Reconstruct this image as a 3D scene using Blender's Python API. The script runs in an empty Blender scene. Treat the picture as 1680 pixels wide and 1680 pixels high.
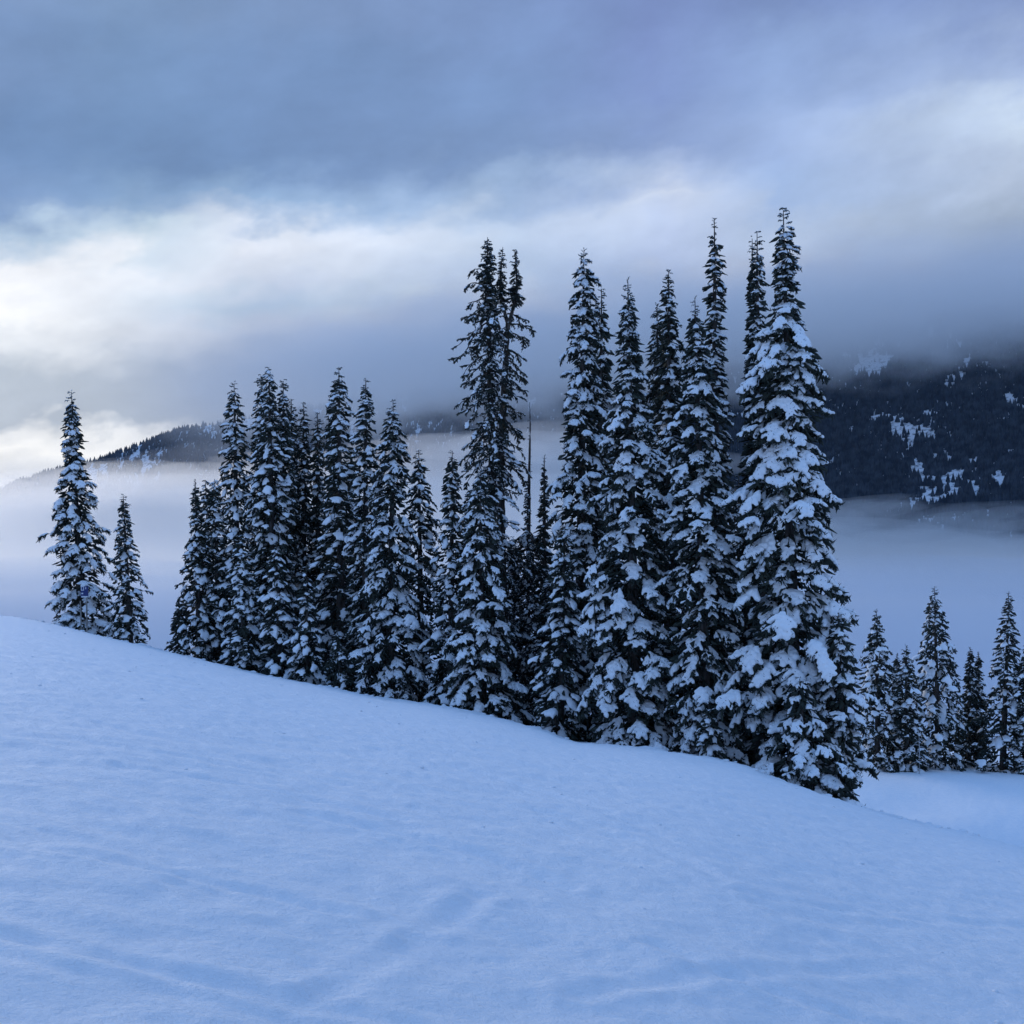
import bpy, bmesh, math, random
import numpy as np

# ------------------------------------------------------------------ camera
PX = 1801.0                      # focal length in pixels of a 1680 px wide frame
scn = bpy.context.scene
COL = scn.collection
cam_d = bpy.data.cameras.new('camera')
cam_d.sensor_width = 36.0
cam_d.lens = 36.0 * PX / 1680.0
cam_d.clip_end = 9000.0
cam = bpy.data.objects.new('camera', cam_d)
cam.rotation_euler = (math.radians(90), 0, 0)
COL.objects.link(cam)
scn.camera = cam

# ------------------------------------------------------------------ colour management
vs = scn.view_settings
vs.view_transform = 'Standard'
vs.look = 'None'
vs.exposure = 0.0
vs.gamma = 1.0
vs.use_curve_mapping = False
scn.cycles.volume_bounces = 12
scn.cycles.max_bounces = 14
scn.cycles.diffuse_bounces = 3
scn.cycles.sample_clamp_indirect = 4.0

# ------------------------------------------------------------------ sky
SUN_EL, SUN_AZ = math.radians(9), math.radians(-36)    # azimuth from +Y towards +X


def lin(c):
    return tuple(((v / 255) / 12.92 if v <= 10 else ((v / 255 + 0.055) / 1.055) ** 2.4) for v in c)


def build_world():
    w = bpy.data.worlds.new('World')
    scn.world = w
    w.use_nodes = True
    nt = w.node_tree
    nt.nodes.clear()
    N, Lk = nt.nodes.new, nt.links.new

    def math_n(op, a, b=None, c=None, clamp=False):
        n = N('ShaderNodeMath')
        n.operation = op
        n.use_clamp = clamp
        for i, v in enumerate((a, b, c)):
            if v is None:
                continue
            if isinstance(v, (int, float)):
                n.inputs[i].default_value = v
            else:
                Lk(v, n.inputs[i])
        return n.outputs[0]

    def mix(f, a, b, blend='MIX'):
        n = N('ShaderNodeMix')
        n.data_type = 'RGBA'
        n.blend_type = blend
        for s, v in (('Factor', f), ('A', a), ('B', b)):
            sock = [i for i in n.inputs if i.name == s and (i.type == 'RGBA' or s == 'Factor')][0]
            if isinstance(v, (int, float)):
                sock.default_value = v
            elif isinstance(v, tuple):
                sock.default_value = (*v, 1)
            else:
                Lk(v, sock)
        return [o for o in n.outputs if o.type == 'RGBA'][0]

    tc = N('ShaderNodeTexCoord')
    sep = N('ShaderNodeSeparateXYZ')
    Lk(tc.outputs['Generated'], sep.inputs[0])
    x, y, z = sep.outputs
    az = math_n('MULTIPLY', math_n('ARCTAN2', x, y), 180 / math.pi)          # degrees from the view axis
    el = math_n('MULTIPLY', math_n('ARCSINE', z), 180 / math.pi)

    # cloud noise laid on the sky in angle space, stretched along the drift of the layers
    def cloud_noise(sx, sy, tilt, scale, detail, seed, rough=0.55):
        cb = N('ShaderNodeCombineXYZ')
        e2 = math_n('SUBTRACT', el, math_n('MULTIPLY', az, tilt))
        Lk(math_n('MULTIPLY', az, sx), cb.inputs[0])
        Lk(math_n('MULTIPLY', e2, sy), cb.inputs[1])
        cb.inputs[2].default_value = seed
        n = N('ShaderNodeTexNoise')
        n.inputs['Scale'].default_value = scale
        n.inputs['Detail'].default_value = detail
        n.inputs['Roughness'].default_value = rough
        Lk(cb.outputs[0], n.inputs['Vector'])
        return n.outputs['Fac']

    warp1 = cloud_noise(0.09, 0.22, 0.12, 1.0, 4, 3.7)
    warp2 = cloud_noise(0.32, 0.48, 0.18, 1.0, 6, 9.1)
    shade = cloud_noise(0.17, 0.33, 0.15, 1.0, 8, 21.3, 0.6)
    elw = math_n('ADD', el, math_n('MULTIPLY', math_n('SUBTRACT', warp1, 0.5), 4.5))
    elw = math_n('ADD', elw, math_n('MULTIPLY', math_n('SUBTRACT', warp2, 0.5), 3.4))
    azw = math_n('ADD', az, math_n('MULTIPLY', math_n('SUBTRACT', warp1, 0.5), 8.0))

    ZEN = [(60, ZENITH_MID), (90, ZENITH)]

    def ramp(stops):                                  # stops: (pixel row, sRGB) or ('el', rgb linear)
        pts = [(math.degrees(math.atan((840 - p) / PX)), lin(c)) for p, c in stops]
        pts = sorted(pts + [(e, c) for e, c in ZEN] + [(-90, lin((95, 115, 155)))])
        r = N('ShaderNodeValToRGB')
        r.color_ramp.interpolation = 'EASE'
        els = r.color_ramp.elements
        while len(els) < len(pts):
            els.new(0.5)
        for k, (e, c) in enumerate(pts):
            els[k].position = (e + 90) / 180
        for k, (e, c) in enumerate(pts):
            els[k].color = (*c, 1)
        mr = math_n('DIVIDE', math_n('ADD', elw, 90.0), 180.0)
        Lk(mr, r.inputs[0])
        return r.outputs[0]

    cols = [(math.degrees(math.atan((p - 840) / PX)), ramp(s)) for p, s in SKY_COLUMNS]
    amb = ramp(SKY_AROUND)
    prev_az, out = -75.0, amb
    for a, c in cols + [(75.0, amb)]:
        f = math_n('DIVIDE', math_n('SUBTRACT', azw, prev_az), a - prev_az, clamp=True)
        sm = math_n('SMOOTH_MIN', f, 1.0, 0.0)
        out = mix(sm, out, c)
        prev_az = a
    # thin streaks and folds in the cloud
    sh = math_n('MULTIPLY_ADD', math_n('SUBTRACT', shade, 0.5), 0.50, 0.985)
    shc = N('ShaderNodeCombineColor')
    for i in range(3):
        Lk(sh, shc.inputs[i])
    out = mix(1.0, out, shc.outputs[0], 'MULTIPLY')

    sky = N('ShaderNodeTexSky')
    sky.sky_type = 'NISHITA'
    sky.sun_disc = False
    sky.sun_elevation = SUN_EL
    sky.sun_rotation = SUN_AZ
    sky.altitude = 1800
    b1 = N('ShaderNodeBackground')
    Lk(sky.outputs[0], b1.inputs[0])
    b1.inputs[1].default_value = 0.10
    b2 = N('ShaderNodeBackground')
    Lk(out, b2.inputs[0])
    b2.inputs[1].default_value = 1.0
    ms = N('ShaderNodeMixShader')
    ms.inputs[0].default_value = 0.96                 # cloud cover
    Lk(b1.outputs[0], ms.inputs[1])
    Lk(b2.outputs[0], ms.inputs[2])
    o = N('ShaderNodeOutputWorld')
    Lk(ms.outputs[0], o.inputs[0])


ZENITH_MID = (0.245, 0.53, 1.16)
ZENITH = (0.265, 0.625, 1.40)
SKY_COLUMNS = [
    (0, [(0, (130, 155, 195)), (150, (122, 150, 193)), (300, (112, 143, 187)), (400, (127, 157, 201)), (445, (187, 210, 233)),
         (480, (256, 258, 262)), (540, (274, 274, 273)), (590, (235, 240, 246)), (640, (190, 200, 212)), (690, (182, 192, 206)),
         (722, (258, 258, 258)), (765, (225, 229, 235)), (840, (165, 177, 198))]),
    (190, [(0, (129, 156, 194)), (150, (121, 151, 193)), (290, (115, 146, 189)), (375, (139, 170, 208)), (425, (204, 223, 238)),
           (465, (248, 252, 258)), (530, (236, 242, 250)), (590, (222, 227, 235)), (640, (182, 192, 206)), (690, (178, 188, 202)),
           (716, (262, 262, 262)), (745, (240, 243, 246)), (775, (205, 211, 220)), (840, (159, 176, 193))]),
    (420, [(0, (128, 153, 194)), (150, (120, 149, 193)), (280, (118, 148, 192)), (345, (152, 182, 219)), (400, (245, 250, 260)),
           (450, (228, 235, 248)), (505, (194, 214, 233)), (560, (218, 222, 231)), (600, (190, 196, 208)), (650, (150, 160, 180)),
           (720, (150, 160, 182)), (840, (142, 159, 183))]),
    (840, [(0, (128, 153, 200)), (150, (126, 154, 200)), (250, (126, 152, 195)), (320, (164, 189, 225)), (380, (202, 219, 243)),
           (450, (194, 213, 239)), (520, (205, 209, 219)), (560, (155, 162, 183)), (620, (114, 131, 163)), (700, (114, 131, 163)),
           (840, (122, 139, 168))]),
    (1085, [(0, (127, 147, 199)), (140, (130, 151, 202)), (240, (140, 162, 208)), (300, (178, 197, 234)), (340, (216, 227, 248)), (385, (198, 213, 243)),
            (430, (186, 201, 233)), (490, (196, 203, 219)), (550, (152, 161, 186)), (600, (108, 123, 163)), (840, (115, 128, 162))]),
    (1260, [(0, (128, 150, 199)), (120, (146, 171, 217)), (250, (162, 185, 228)), (330, (167, 192, 233)), (400, (190, 207, 234)),
            (480, (186, 193, 211)), (540, (152, 167, 188)), (580, (107, 129, 168)), (700, (100, 121, 159)), (840, (112, 131, 163))]),
    (1680, [(0, (132, 155, 208)), (100, (142, 162, 209)), (180, (168, 188, 226)), (250, (206, 222, 242)), (300, (190, 205, 229)),
            (400, (158, 173, 194)), (480, (122, 138, 166)), (540, (88, 113, 153)), (700, (87, 109, 149)), (840, (102, 122, 155))]),
]
SKY_AROUND = [(0, (130, 155, 199)), (300, (142, 165, 205)), (500, (167, 185, 213)), (650, (142, 160, 188)), (840, (132, 150, 178))]
build_world()

sun_d = bpy.data.lights.new('sun', 'SUN')
sun_d.energy = 1.4
sun_d.angle = math.radians(25)
sun_d.color = (1.0, 0.94, 0.87)
sun = bpy.data.objects.new('sun', sun_d)
sun.rotation_euler = (math.radians(90) - SUN_EL, 0, math.pi - SUN_AZ)
COL.objects.link(sun)


# ------------------------------------------------------------------ helpers
def link_mesh(name, verts, faces, mats, parent=None, smooth=True, mat_idx=None):
    """One mesh object from numpy arrays (faces: list of equal-length index rows, or several arrays)."""
    me = bpy.data.meshes.new(name)
    fill_mesh(me, verts, faces, mats, smooth, mat_idx)
    return link(name, me, parent)


def fill_mesh(me, verts, faces, mats, smooth=True, mat_idx=None):
    verts = np.asarray(verts, dtype=np.float32)
    faces = [np.asarray(f, dtype=np.int32) for f in (faces if isinstance(faces, list) else [faces])]
    n_loops = sum(f.size for f in faces)
    n_poly = sum(len(f) for f in faces)
    me.vertices.add(len(verts))
    me.vertices.foreach_set('co', verts.ravel())
    me.loops.add(n_loops)
    me.loops.foreach_set('vertex_index', np.concatenate([f.ravel() for f in faces]))
    me.polygons.add(n_poly)
    sizes = np.concatenate([np.full(len(f), f.shape[1], dtype=np.int32) for f in faces])
    me.polygons.foreach_set('loop_start', np.concatenate([[0], np.cumsum(sizes)[:-1]]).astype(np.int32))
    me.polygons.foreach_set('loop_total', sizes)
    me.polygons.foreach_set('use_smooth', np.full(n_poly, smooth, dtype=bool))
    if mat_idx is not None:
        me.polygons.foreach_set('material_index', np.asarray(mat_idx, dtype=np.int32))
    for m in mats:
        me.materials.append(m)
    me.update(calc_edges=True)
    me.validate()


def link(name, me, parent=None):
    o = bpy.data.objects.new(name, me)
    COL.objects.link(o)
    if parent is not None:
        o.parent = parent
    return o


def empty(name, loc=(0, 0, 0)):
    o = bpy.data.objects.new(name, None)
    o.empty_display_size = 0.3
    o.location = loc
    COL.objects.link(o)
    return o


def tag(o, label=None, cat=None, group=None, kind=None):
    for k, v in (('label', label), ('category', cat), ('group', group), ('kind', kind)):
        if v:
            o[k] = v
    return o


def vnoise(x, y, seed):
    """Smooth value noise in 2-D, -1..1."""
    xi, yi = np.floor(x), np.floor(y)
    fx, fy = x - xi, y - yi
    fx, fy = fx * fx * fx * (fx * (6 * fx - 15) + 10), fy * fy * fy * (fy * (6 * fy - 15) + 10)

    def h(a, b):
        v = np.sin(a * 127.1 + b * 311.7 + seed * 74.7) * 43758.5453
        return (v - np.floor(v)) * 2 - 1
    a, b, c, d = h(xi, yi), h(xi + 1, yi), h(xi, yi + 1), h(xi + 1, yi + 1)
    return (a * (1 - fx) + b * fx) * (1 - fy) + (c * (1 - fx) + d * fx) * fy


def fbm(x, y, seed, octaves=4, gain=0.5):
    s, amp, tot = 0.0, 1.0, 0.0
    for k in range(octaves):
        ang = 0.6 * k + 0.3
        xr, yr = x * math.cos(ang) - y * math.sin(ang), x * math.sin(ang) + y * math.cos(ang)
        s = s + amp * vnoise(xr * 2 ** k + 17.3 * k, yr * 2 ** k - 9.1 * k, seed + k)
        tot += amp
        amp *= gain
    return s / tot


def grid_faces(nu, nv, wrap_u=False):
    """Quads of a grid whose vertex index is u * nv + v."""
    u, v = np.meshgrid(np.arange(nu if wrap_u else nu - 1), np.arange(nv - 1), indexing='ij')
    u, v = u.ravel(), v.ravel()
    u2 = (u + 1) % nu
    return np.stack([u * nv + v, u2 * nv + v, u2 * nv + v + 1, u * nv + v + 1], 1)


def new_mat(name, col, rough=0.8, spec=0.2):
    m = bpy.data.materials.new(name)
    m.use_nodes = True
    p = m.node_tree.nodes['Principled BSDF']
    p.inputs['Base Color'].default_value = (*col, 1)
    p.inputs['Roughness'].default_value = rough
    p.inputs['Specular IOR Level'].default_value = spec
    return m, m.node_tree, p


def mat_noise(m, nt, p, c1, c2, scale, detail=4, coords='Object', bump=0.0, bump_scale=None, lo=0.35, hi=0.65, stretch=None, bump_rough=0.5):
    tc = nt.nodes.new('ShaderNodeTexCoord')
    src = tc.outputs[coords]
    if stretch:
        mp = nt.nodes.new('ShaderNodeMapping')
        mp.inputs['Scale'].default_value = stretch
        nt.links.new(src, mp.inputs[0])
        src = mp.outputs[0]
    n = nt.nodes.new('ShaderNodeTexNoise')
    n.inputs['Scale'].default_value = scale
    n.inputs['Detail'].default_value = detail
    nt.links.new(src, n.inputs['Vector'])
    r = nt.nodes.new('ShaderNodeValToRGB')
    r.color_ramp.elements[0].position, r.color_ramp.elements[1].position = lo, hi
    r.color_ramp.elements[0].color = (*c1, 1)
    r.color_ramp.elements[1].color = (*c2, 1)
    nt.links.new(n.outputs['Fac'], r.inputs[0])
    nt.links.new(r.outputs[0], p.inputs['Base Color'])
    if bump:
        n2 = n
        if bump_scale:
            n2 = nt.nodes.new('ShaderNodeTexNoise')
            n2.inputs['Scale'].default_value = bump_scale
            n2.inputs['Detail'].default_value = 6
            n2.inputs['Roughness'].default_value = bump_rough
            nt.links.new(src, n2.inputs['Vector'])
        b = nt.nodes.new('ShaderNodeBump')
        b.inputs['Strength'].default_value = 1.0
        b.inputs['Distance'].default_value = bump
        nt.links.new(n2.outputs['Fac'], b.inputs['Height'])
        nt.links.new(b.outputs[0], p.inputs['Normal'])


# ------------------------------------------------------------------ materials
SNOW_M, _nt, _p = new_mat('snow', (0.86, 0.88, 0.90), 0.7, 0.25)
mat_noise(SNOW_M, _nt, _p, (0.83, 0.86, 0.89), (0.90, 0.91, 0.92), 6.0, 4, bump=0.035, bump_scale=17.0, bump_rough=0.68)
CLUMP_M, _nt, _p = new_mat('clump_snow', (0.88, 0.90, 0.92), 0.75, 0.2)
mat_noise(CLUMP_M, _nt, _p, (0.84, 0.87, 0.90), (0.91, 0.92, 0.93), 5.0, 3, bump=0.03, bump_scale=9.0)
FAR_SNOW_M, _nt, _p = new_mat('far_snow', (0.6, 0.62, 0.66), 0.9, 0.1)      # snow with brush and rock showing through
mat_noise(FAR_SNOW_M, _nt, _p, (0.10, 0.115, 0.13), (0.72, 0.75, 0.79), 0.16, 6, lo=0.34, hi=0.50)
NEEDLE_M, _nt, _p = new_mat('needles', (0.03, 0.04, 0.03), 0.75, 0.15)
mat_noise(NEEDLE_M, _nt, _p, (0.018, 0.026, 0.024), (0.050, 0.058, 0.045), 3.0, 3)
FAR_TREE_M, _nt, _p = new_mat('far_needles', (0.030, 0.042, 0.045), 0.9, 0.05)
mat_noise(FAR_TREE_M, _nt, _p, (0.008, 0.014, 0.022), (0.055, 0.070, 0.090), 0.09, 5, lo=0.38, hi=0.72)
BARK_M, _nt, _p = new_mat('bark', (0.07, 0.06, 0.055), 0.9, 0.1)
mat_noise(BARK_M, _nt, _p, (0.035, 0.030, 0.028), (0.12, 0.105, 0.095), 7.0, 5, bump=0.02, stretch=(1, 1, 0.2))

# ------------------------------------------------------------------ the snow slope
CREST = np.array([(-400, 960), (-200, 985), (0, 1010), (60, 1019), (110, 1031), (180, 1048), (250, 1063), (330, 1083), (420, 1106), (520, 1124),
                  (600, 1142), (720, 1157), (800, 1174), (880, 1194), (940, 1219), (1050, 1227), (1150, 1242), (1210, 1254),
                  (1300, 1287), (1400, 1321), (1480, 1345), (1560, 1364), (1680, 1393), (1900, 1440), (2100, 1470)], dtype=float)
CDIST = np.array([(-400, 66), (0, 60), (130, 58), (400, 50), (800, 42), (1100, 36), (1300, 34), (1500, 30), (1680, 28), (2100, 26)], dtype=float)
EYE = 1.6
_az_tab = np.radians(np.linspace(-180, 180, 1441))


def _tables():
    u = np.tan(np.clip(_az_tab, np.radians(-34), np.radians(34)))
    p = 840 + u * PX
    cy = np.interp(p, CREST[:, 0], CREST[:, 1])
    cd = np.interp(p, CDIST[:, 0], CDIST[:, 1])
    ker = np.hanning(9)
    ker /= ker.sum()
    cy = np.convolve(np.pad(cy, 4, 'edge'), ker, 'valid')
    ker = np.hanning(61)
    ker /= ker.sum()
    cd = np.convolve(np.pad(cd, 30, 'edge'), ker, 'valid')
    ker = np.hanning(81)
    ker /= ker.sum()
    cs = np.convolve(np.pad(cy, 40, 'edge'), ker, 'valid')
    T = (840 - cs) / PX
    s = T + 2 * EYE / cd
    fine = (cs - cy) / PX
    # behind the camera the two ends run together
    wb = np.clip((np.abs(_az_tab) - np.radians(70)) / np.radians(110), 0, 1)
    wb = wb * wb * (3 - 2 * wb)
    s = s * (1 - wb) + 0.12 * wb
    return s, cd, fine


_S_TAB, _D_TAB, _F_TAB = _tables()


def ground_z(X, Y, detail=True):
    X, Y = np.asarray(X, float), np.asarray(Y, float)
    az = np.arctan2(X, Y)
    r = np.hypot(X, Y)
    d = r * np.cos(np.clip(np.abs(az), 0, np.radians(34)))
    s = np.interp(az, _az_tab, _S_TAB)
    cd = np.interp(az, _az_tab, _D_TAB)
    fine = np.interp(az, _az_tab, _F_TAB)
    front = np.clip((np.radians(80) - np.abs(az)) / np.radians(30), 0, 1)
    k = EYE / cd ** 2
    zz = -EYE + s * d - k * d * d * front
    wf = np.clip((d / cd - 0.45) / 0.5, 0, 1)
    zz = zz + fine * d * wf * wf * (3 - 2 * wf)
    over = np.clip(d - cd - 9 + 6.5 * np.clip((np.degrees(az) - 14) / 6, 0, 1), 0, None)
    zz = zz - front * (0.012 * over ** 2 / (1 + 0.012 * over / 0.55))
    # the knoll beyond the gully
    kn = -14.75 - 0.035 * (d - 60) - 0.010 * np.clip(d - 63, 0, None) ** 1.6 * 2 - 0.004 * np.clip(X - 24, 0, None) * 0
    kn = kn + 0.22 * vnoise(X * 0.25, Y * 0.2, 5)
    inside = np.clip((np.degrees(az) - 8.0) / 9.0, 0, 1) * np.clip((d - 40) / 8, 0, 1)
    kn = kn - (1 - inside) ** 2 * 16 - 1.5 * np.exp(-((d - 44) / 5.0) ** 2)
    h = np.clip(0.5 + 0.5 * (zz - kn) / 0.35, 0, 1)
    zz = kn * (1 - h) + zz * h + 0.35 * h * (1 - h)
    if detail:
        near = np.clip(r / 6, 0.25, 1)
        zz = zz + near * (0.030 * fbm(X * 0.26, Y * 0.26, 11, 3) + 0.014 * fbm(X * 0.9, Y * 1.1, 12, 3))
        # ski tracks: shallow furrows running across the slope
        q = X * 0.42 + Y * 0.90 + 1.6 * fbm(X * 0.10, Y * 0.10, 31, 2)
        t = 0.012 * vnoise(q * 1.1, X * 0.05, 41) + 0.010 * vnoise(q * 3.4, X * 0.08, 42)
        q2 = X * -0.75 + Y * 0.66 + 2.2 * fbm(X * 0.07, Y * 0.07, 32, 2)
        t = t + 0.008 * vnoise(q2 * 1.8, Y * 0.05, 43)
        zz = zz + near * t
        zz = zz + 0.020 * np.clip(r / 5, 0.3, 1) * fbm(X * 3.0, Y * 3.6, 13, 3)
        zz = zz + 0.011 * np.clip(r / 9, 0.35, 2.2) * np.minimum(fbm(X * 8.5, Y * 8.5, 15, 2, 0.6), 0.12) + _grooves(X, Y)
        zz = zz + 0.13 * np.exp(-((d - cd) / 7) ** 2) * front * fbm(X * 1.0, Y * 1.0, 14, 4, 0.6)
    return zz


TRACKS = [((-60, 1535), (330, 1618), (760, 1705)), ((-60, 1560), (300, 1640), (620, 1712)), ((200, 1255), (420, 1292), (660, 1345)), ((500, 1335), (720, 1385), (930, 1452)),
          ((530, 1640), (640, 1575), (790, 1470)), ((-40, 1205), (180, 1222), (420, 1262)), ((880, 1330), (1050, 1385), (1180, 1450)), ((1230, 1470), (1420, 1500), (1700, 1520)),
          ((60, 1400), (300, 1440), (560, 1500)), ((620, 1230), (860, 1290), (1080, 1370)), ((950, 1640), (1200, 1600), (1500, 1590)), ((1080, 1560), (1300, 1640), (1500, 1700))]


def ground_hit(px, row):
    """Where the line of sight through a pixel meets the slope."""
    Y = np.linspace(2.2, 70, 900)
    X = (px - 840) / PX * Y
    gap = (840 - row) / PX * Y - ground_z(X, Y, False)
    i = int(np.argmax(gap < 0)) if (gap < 0).any() else len(Y) - 1
    return X[i], Y[i]


_TRACK_XY = []


def _grooves(X, Y):
    """Ski tracks: shallow grooves with a low lip, as world-space curves."""
    if not _TRACK_XY:
        for tr in TRACKS:
            p = np.array([ground_hit(*q) for q in tr])
            t = np.linspace(0, 1, 14)[:, None]
            _TRACK_XY.append((1 - t) ** 2 * p[0] + 2 * t * (1 - t) * (2 * p[1] - (p[0] + p[2]) / 2) + t ** 2 * p[2])
    out = np.zeros_like(X)
    r = np.hypot(X, Y)
    ok = (r < 70) & (np.abs(np.arctan2(X, Y)) < 0.62)
    x, y = X[ok], Y[ok]
    acc = np.zeros_like(x)
    for k, c in enumerate(_TRACK_XY):
        d2 = np.full_like(x, 1e9)
        for a, b in zip(c[:-1], c[1:]):
            v = b - a
            t = np.clip(((x - a[0]) * v[0] + (y - a[1]) * v[1]) / (v @ v + 1e-9), 0, 1)
            d2 = np.minimum(d2, (x - a[0] - t * v[0]) ** 2 + (y - a[1] - t * v[1]) ** 2)
        w = 0.05 + 0.005 * np.hypot(x, y)
        q = np.sqrt(d2) / w
        acc += (0.012 + 0.0012 * np.hypot(x, y)) * (-np.exp(-q * q) + 0.65 * np.exp(-((q - 1.8) / 0.8) ** 2)) * (0.6 + 0.4 * vnoise(x * 0.7 + k, y * 0.7, 51))
    out[ok] = acc
    return out


def build_slope():
    a1 = np.radians(np.linspace(-33, 33, 520))
    a2 = np.radians(np.linspace(33, 360 - 33, 62)[1:-1])
    az = np.concatenate([a1, a2])
    r = np.concatenate([np.linspace(0.02, 2.6, 8), np.geomspace(2.9, 75, 400), np.geomspace(78, 420, 26)])
    A, R = np.meshgrid(az, r, indexing='ij')
    X, Y = R * np.sin(A), R * np.cos(A)
    Z = ground_z(X, Y)
    Z = np.maximum(Z, -330 + 0 * Z)
    o = link_mesh('snow_slope', np.stack([X, Y, Z], -1).reshape(-1, 3), grid_faces(len(az), len(r), True)[:, ::-1], [SNOW_M])
    tag(o, kind='structure')


build_slope()

# ------------------------------------------------------------------ far mountain side
RIDGE = np.array([(-900, 850), (-300, 830), (0, 806), (60, 783), (150, 757), (210, 738), (250, 724), (300, 708), (350, 697), (420, 684), (520, 668),
                  (640, 650), (760, 640), (900, 610), (1100, 585), (1300, 560), (1500, 530), (1700, 500), (2100, 440), (2900, 400)], dtype=float)


def mountain_z(X, Y):
    """A slope that climbs away from the valley to a ridge; nearer and steeper on the right."""
    u = X / np.maximum(Y, 1)
    p = 840 + u * PX
    top = (840 - np.interp(p, RIDGE[:, 0], RIDGE[:, 1])) / PX
    yr = np.interp(p, [-400, 300, 700, 1200, 1700, 2600], [2300, 2150, 1950, 1720, 1600, 1500])     # depth of the ridge
    run = np.interp(p, [-400, 300, 700, 1200, 1700], [330, 330, 420, 520, 560])
    t = (Y - (yr - run)) / run
    zr = top * yr
    foot = -70.0
    zz = np.where(t < 1, foot + (zr - foot) * np.clip(t, -1.5, 1), zr - (t - 1) * run * 0.35)
    zz = np.where(t < 0, foot + t * run * 0.35, zz)
    q = fbm(X / 190, Y / 190, 61, 4)
    gul = np.abs(vnoise(X / 120 + Y / 400, Y / 900, 62)) + 0.5 * np.abs(vnoise(X / 45 + Y / 200, Y / 300, 63))
    w = np.clip(np.minimum(t * 1.5, (1 - t) * 3.0), 0, 1)
    ridge_bump = 7 * fbm(X / 38, X * 0 + 3.1, 64, 4)
    return zz + w * (26 * q + 18 * gul - 15) + ridge_bump * np.clip(t, 0, 1)


def build_mountain():
    xs = np.linspace(-1500, 1500, 300)
    ys = np.linspace(950, 2900, 200)
    X, Y = np.meshgrid(xs, ys, indexing='ij')
    X = X * (Y / 1800)
    Z = np.maximum(mountain_z(X, Y), -330)
    o = link_mesh('mountain', np.stack([X, Y, Z], -1).reshape(-1, 3), grid_faces(300, 200), [FAR_SNOW_M])
    tag(o, kind='structure')
    # the forest on it: one mass of small conifers with openings where the snow shows
    rng = np.random.default_rng(5)
    n = 300000
    Y = rng.uniform(1000, 2450, n)
    u = rng.uniform(-0.56, 0.56, n)
    X = u * Y
    p = 840 + u * PX
    yr = np.interp(p, [-400, 300, 700, 1200, 1700, 2600], [2300, 2150, 1950, 1720, 1600, 1500])
    run = np.interp(p, [-400, 300, 700, 1200, 1700], [330, 330, 420, 520, 560])
    t = (Y - (yr - run)) / run
    keep = (t > -0.1) & (t < 1.06)
    X, Y, t = X[keep], Y[keep], t[keep]
    clear = 0.8 * fbm(X / 12, Y / 20, 71, 4, 0.6) + 0.75 * fbm(X / 70, Y / 80, 75, 3)
    edge = 0.42 - 0.18 * np.clip((560 - p[keep]) / 200, 0, 1) * np.clip((t - 0.35) / 0.3, 0, 1) - 0.19 * np.exp(-((p[keep] - 1480) / 150) ** 2) - 0.22 * np.clip((t - 0.50) / 0.4, 0, 1)
    Z = mountain_z(X, Y)
    open_ = np.clip((clear - edge + 0.06) / 0.24, 0, 1)
    keep = (rng.random(len(X)) > 0.98 * open_ * open_ * (3 - 2 * open_)) & (Z > -42)
    X, Y, Z = X[keep], Y[keep], Z[keep]
    m = len(X)
    H = rng.uniform(6, 13, m)
    Rr = H * rng.uniform(0.24, 0.36, m)
    k = 4
    ang = rng.uniform(0, 6.28, m)[:, None] + np.arange(k)[None] * (2 * math.pi / k)
    base = np.stack([X[:, None] + Rr[:, None] * np.cos(ang), Y[:, None] + Rr[:, None] * np.sin(ang), np.repeat(Z[:, None] - 1, k, 1)], -1)
    apex = np.stack([X, Y, Z + H], -1)[:, None]
    V = np.concatenate([base, apex], 1).reshape(-1, 3)
    i0 = (np.arange(m) * (k + 1))[:, None]
    F = np.stack([i0 + np.arange(k), i0 + (np.arange(k) + 1) % k, np.repeat(i0 + k, k, 1)], -1).reshape(-1, 3)
    o = link_mesh('forest', V, F, [FAR_TREE_M], smooth=False)
    tag(o, 'dark conifer forest covering the far mountain side under the cloud', 'forest', kind='stuff')
    print('forest', m)


build_mountain()

# ------------------------------------------------------------------ fog in the valley and cloud on the mountain
def volume_mat(name, col, density, aniso=0.0):
    m = bpy.data.materials.new(name)
    m.use_nodes = True
    nt = m.node_tree
    nt.nodes.clear()
    v = nt.nodes.new('ShaderNodeVolumePrincipled')
    v.inputs['Color'].default_value = (*col, 1)
    v.inputs['Density'].default_value = density
    v.inputs['Anisotropy'].default_value = aniso
    o = nt.nodes.new('ShaderNodeOutputMaterial')
    nt.links.new(v.outputs[0], o.inputs['Volume'])
    return m, nt, v


def closed_slab(name, X, Y, top, bot, mat):
    """A closed body between two sheets over the same grid."""
    nx, ny = X.shape
    n = nx * ny
    f = grid_faces(nx, ny)
    ring = [i * ny for i in range(nx)] + [(nx - 1) * ny + j for j in range(1, ny)] + [i * ny + ny - 1 for i in range(nx - 2, -1, -1)] + [j for j in range(ny - 2, 0, -1)]
    ring = np.array(ring)
    nxt = np.roll(ring, -1)
    side = np.stack([ring, nxt, nxt + n, ring + n], 1)
    V = np.concatenate([np.stack([X, Y, top], -1).reshape(-1, 3), np.stack([X, Y, bot], -1).reshape(-1, 3)])
    return link_mesh(name, V, [f, f[:, ::-1] + n, side[:, ::-1]], [mat])


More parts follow.
